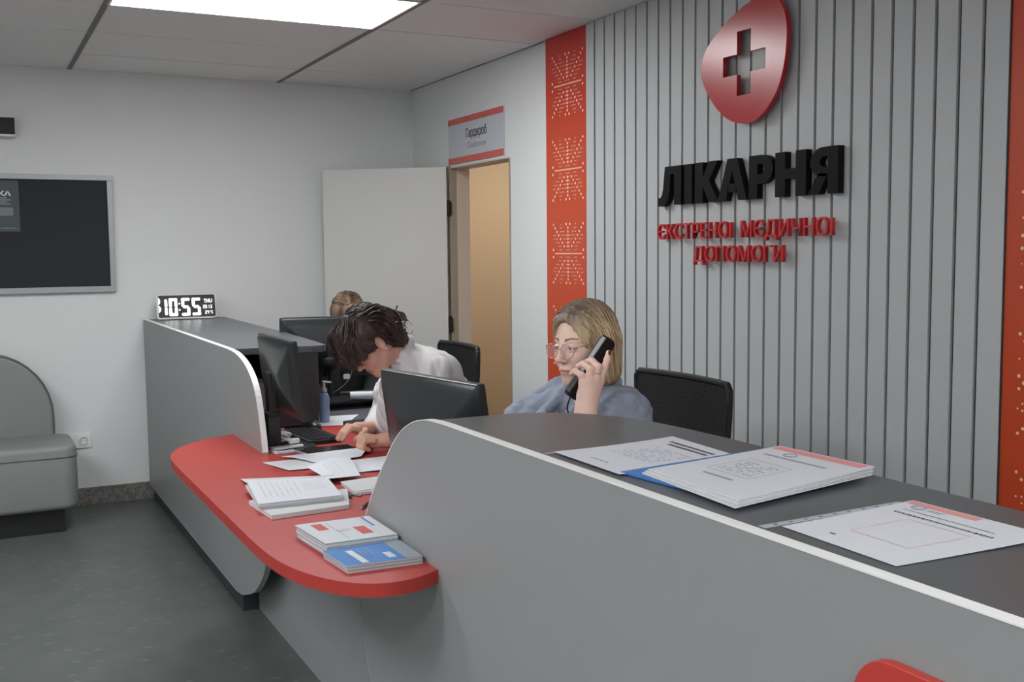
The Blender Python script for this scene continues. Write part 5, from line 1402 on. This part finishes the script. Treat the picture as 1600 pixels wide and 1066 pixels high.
FH2.put(disp2, (1.06, 3.50, .96), (1.54, 3.88, 1.36), .01, 'd')
meh, VH = FH2.mesh('hair'); DK = np.array(srgb(62, 44, 42))
def hc2(P):
    L = H2.loc(P); n_ = noise3(np.stack([L[:, 0]*.4, L[:, 1]*1.2, L[:, 2]*.4], 1), 8, 120)[:, None]
    return np.clip(DK*(1 + .45*n_), .004, 1)
set_colour(meh, hc2(VH)); link_mesh('hair', meh, HAIRM, t)
roots = []
for _ in range(520): roots.append(H2.w((rs.uniform(-.09, .07), rs.uniform(-.06, .07), .14)))
for _ in range(160): roots.append(H2.w((rs.uniform(-.12, -.03), rs.uniform(.0, .08), rs.uniform(-.01, .08))))
def dirW2(P, tt, r):
    L = H2.loc(P); front = np.where(L[:, 0] > -.02, 1., -1.)
    out = np.stack([front*np.where(L[:, 2] > .04, 1., .1), np.where(L[:, 1] > 0, .35, -.35) + .5*np.sin(L[:, 2]*90 + L[:, 1]*40), -np.where(L[:, 2] > .08, .35, 1.)], 1)
    return out @ H2.R.T + r.normal(size=P.shape)*.12
strands('hair_locks', FH2, roots, dirW2, 15, .0115, .0022, HAIRM, t, hc2, 6, (.0, .007))
# loose curls at the nape
G = NB()
for k_ in range(26):
    f0, l0, u0 = rs.uniform(-.125, -.07), rs.uniform(-.03, .07), rs.uniform(-.05, .05); n_ = 16; ph_ = rs.uniform(0, 6.28); ra_ = rs.uniform(.005, .011)
    pts_ = [H2.w((f0 - .030*i/n_ + .008*math.sin(i*.5 + ph_), l0 + ra_*math.cos(i*.8 + ph_) + .010*i/n_, u0 - .055*i/n_ + ra_*math.sin(i*.8 + ph_))) for i in range(n_)]
    tube(G, pts_, [.0026*(1 - .7*i/n_) for i in range(n_)], 4)
cu_ = obj('hair_curls', G, mat('dark_brown_hair', srgb(58, 42, 40), 0.45, var=.3), t, smooth=False); cu_['kind'] = 'stuff'
# hair clip
G = NB()
for k_ in range(5):
    y_ = 3.695 + .012*k_; tube(G, catmull([(1.405, y_, 1.190), (1.428, y_, 1.216), (1.455, y_, 1.210), (1.466, y_, 1.180)], 4), .0022, 5)
tube(G, [(1.430, 3.69, 1.219), (1.430, 3.75, 1.219)], .004, 6); tube(G, [(1.43, 3.72, 1.219), (1.437, 3.72, 1.240)], .004, 6)
obj('hair_clip', G, mat('smoky_clip_plastic', srgb(110, 100, 98), 0.3), t)
G = NB(); bmesh.ops.create_uvsphere(G, u_segments=10, v_segments=8, radius=.0042, matrix=Matrix.Translation(H2.w((-.002, .083, -.040)))); obj('earring', G, mat('pearl', srgb(230, 226, 222), .2), t, smooth=True)
lower_body(t, (1.78, 3.77, .59), [(1.38, 3.62, .53), (1.38, 3.92, .53)], [(1.40, 3.62, 0), (1.40, 3.92, 0)], DARKC)

# ================================================================== third person, behind the farthest monitor
t = thing('person', 'person in black behind the farthest monitor, only the top of light brown hair showing', 'person', (1.80, 5.50, 0))
H3 = HeadFrame((1.815, 5.440, 1.095), (-.25, -.80, -.55), (-.08, -.5, .85), .96)
F = Field((1.45, 5.10, .48), (2.15, 5.85, 1.25), [((1.7, 5.3, .98), (1.93, 5.55, 1.22))], .004, .010)
build_head(F, H3, (1.80, 5.53, .99), .053)
F.cap((1.80, 5.60, .60), (1.80, 5.56, .87), .12, .12, .05); F.cap((1.68, 5.555, .93), (1.92, 5.555, .93), .056, .056, .04)
for s_ in (-1, 1): F.chain([(1.80 + s_*.14, 5.55, .92), (1.80 + s_*.20, 5.52, .72), (1.80 + s_*.10, 5.38, .66), (1.80 + s_*.07, 5.31, .645)], [.048, .040, .028, .022], .015)
for s_ in (-1, 1):
    for k_ in range(4): F.chain([(1.80 + s_*(.045 + .014*k_), 5.30, .642), (1.80 + s_*(.043 + .015*k_), 5.265, .638), (1.80 + s_*(.042 + .015*k_), 5.24, .628)], [.010, .009, .007], .004)
    F.chain([(1.80 + s_*.04, 5.305, .642), (1.80 + s_*.022, 5.28, .634)], [.012, .009], .006)
me, V = F.mesh('body'); set_colour(me, head_colour(V, H3, SK2, SK2)); link_mesh('body', me, SKINM, t)
FC = Field((1.42, 5.15, .46), (2.18, 5.85, 1.05), [], .008, .008)
FC.cap((1.80, 5.60, .58), (1.80, 5.56, .87), .14, .135, .05); FC.cap((1.67, 5.555, .93), (1.93, 5.555, .93), .068, .068, .05); FC.cap((1.80, 5.54, 1.0), (1.80, 5.555, .94), .062, .09, .03)
for s_ in (-1, 1): FC.chain([(1.80 + s_*.14, 5.55, .925), (1.80 + s_*.20, 5.52, .72), (1.80 + s_*.11, 5.40, .665)], [.064, .054, .040], .02)
me, _ = FC.mesh('sweater'); link_mesh('sweater', me, DARKC, t)
FH3 = Field((1.62, 5.24, .96), (2.01, 5.66, 1.34), [], .0045, .0045)
FH3.ell(H3.w((-.02, 0, .036)), (.104, .088, .094), H3.R, .01); FH3.cap(H3.w((-.02, -.055, .02)), H3.w((-.04, -.06, -.07)), .036, .026, .02); FH3.cap(H3.w((-.02, .055, .02)), H3.w((-.04, .06, -.07)), .036, .026, .02); FH3.cap(H3.w((-.08, 0, .0)), H3.w((-.07, 0, -.07)), .05, .04, .02)
FH3.ell(H3.w((.10, 0, -.035)), (.08, .066, .11), H3.R, .008, 's')
def disp3(X, Y, Z):
    P = np.stack(np.broadcast_arrays(X, Y, Z), -1).astype(float); L = ((P - H3.c) @ H3.R)/H3.s
    return .002*np.sin(L[..., 1]*130 + 2*np.sin(L[..., 0]*30))
FH3.put(disp3, (1.62, 5.24, .96), (2.01, 5.66, 1.34), .01, 'd')
meh, VH = FH3.mesh('hair'); LB = np.array(srgb(150, 126, 100)); LD = np.array(srgb(88, 62, 50))
def hc3(P):
    L = H3.loc(P); w_ = np.clip(noise3(np.stack([L[:, 0]*.3, L[:, 1], L[:, 2]*.3], 1), 4, 95)*1.6 + .35, 0, 1)[:, None]
    return LB*(1 - w_) + LD*w_
set_colour(meh, hc3(VH)); link_mesh('hair', meh, HAIRM, t)
roots = [H3.w((rs.uniform(-.09, .06), rs.uniform(-.05, .05), .13)) for _ in range(260)]
def dirW3(P, tt, r):
    L = H3.loc(P); out = np.stack([-1. + 0*L[:, 0], np.where(L[:, 1] > 0, .8, -.8), -.5 + 0*L[:, 0]], 1); return out @ H3.R.T + r.normal(size=P.shape)*.15
strands('hair_locks', FH3, roots, dirW3, 10, .012, .0026, HAIRM, t, hc3, 9, (.0, .006))
lower_body(t, (1.80, 5.64, .59), [(1.68, 5.22, .53), (1.92, 5.22, .53)], [(1.68, 5.24, 0), (1.92, 5.24, 0)], DARKC)
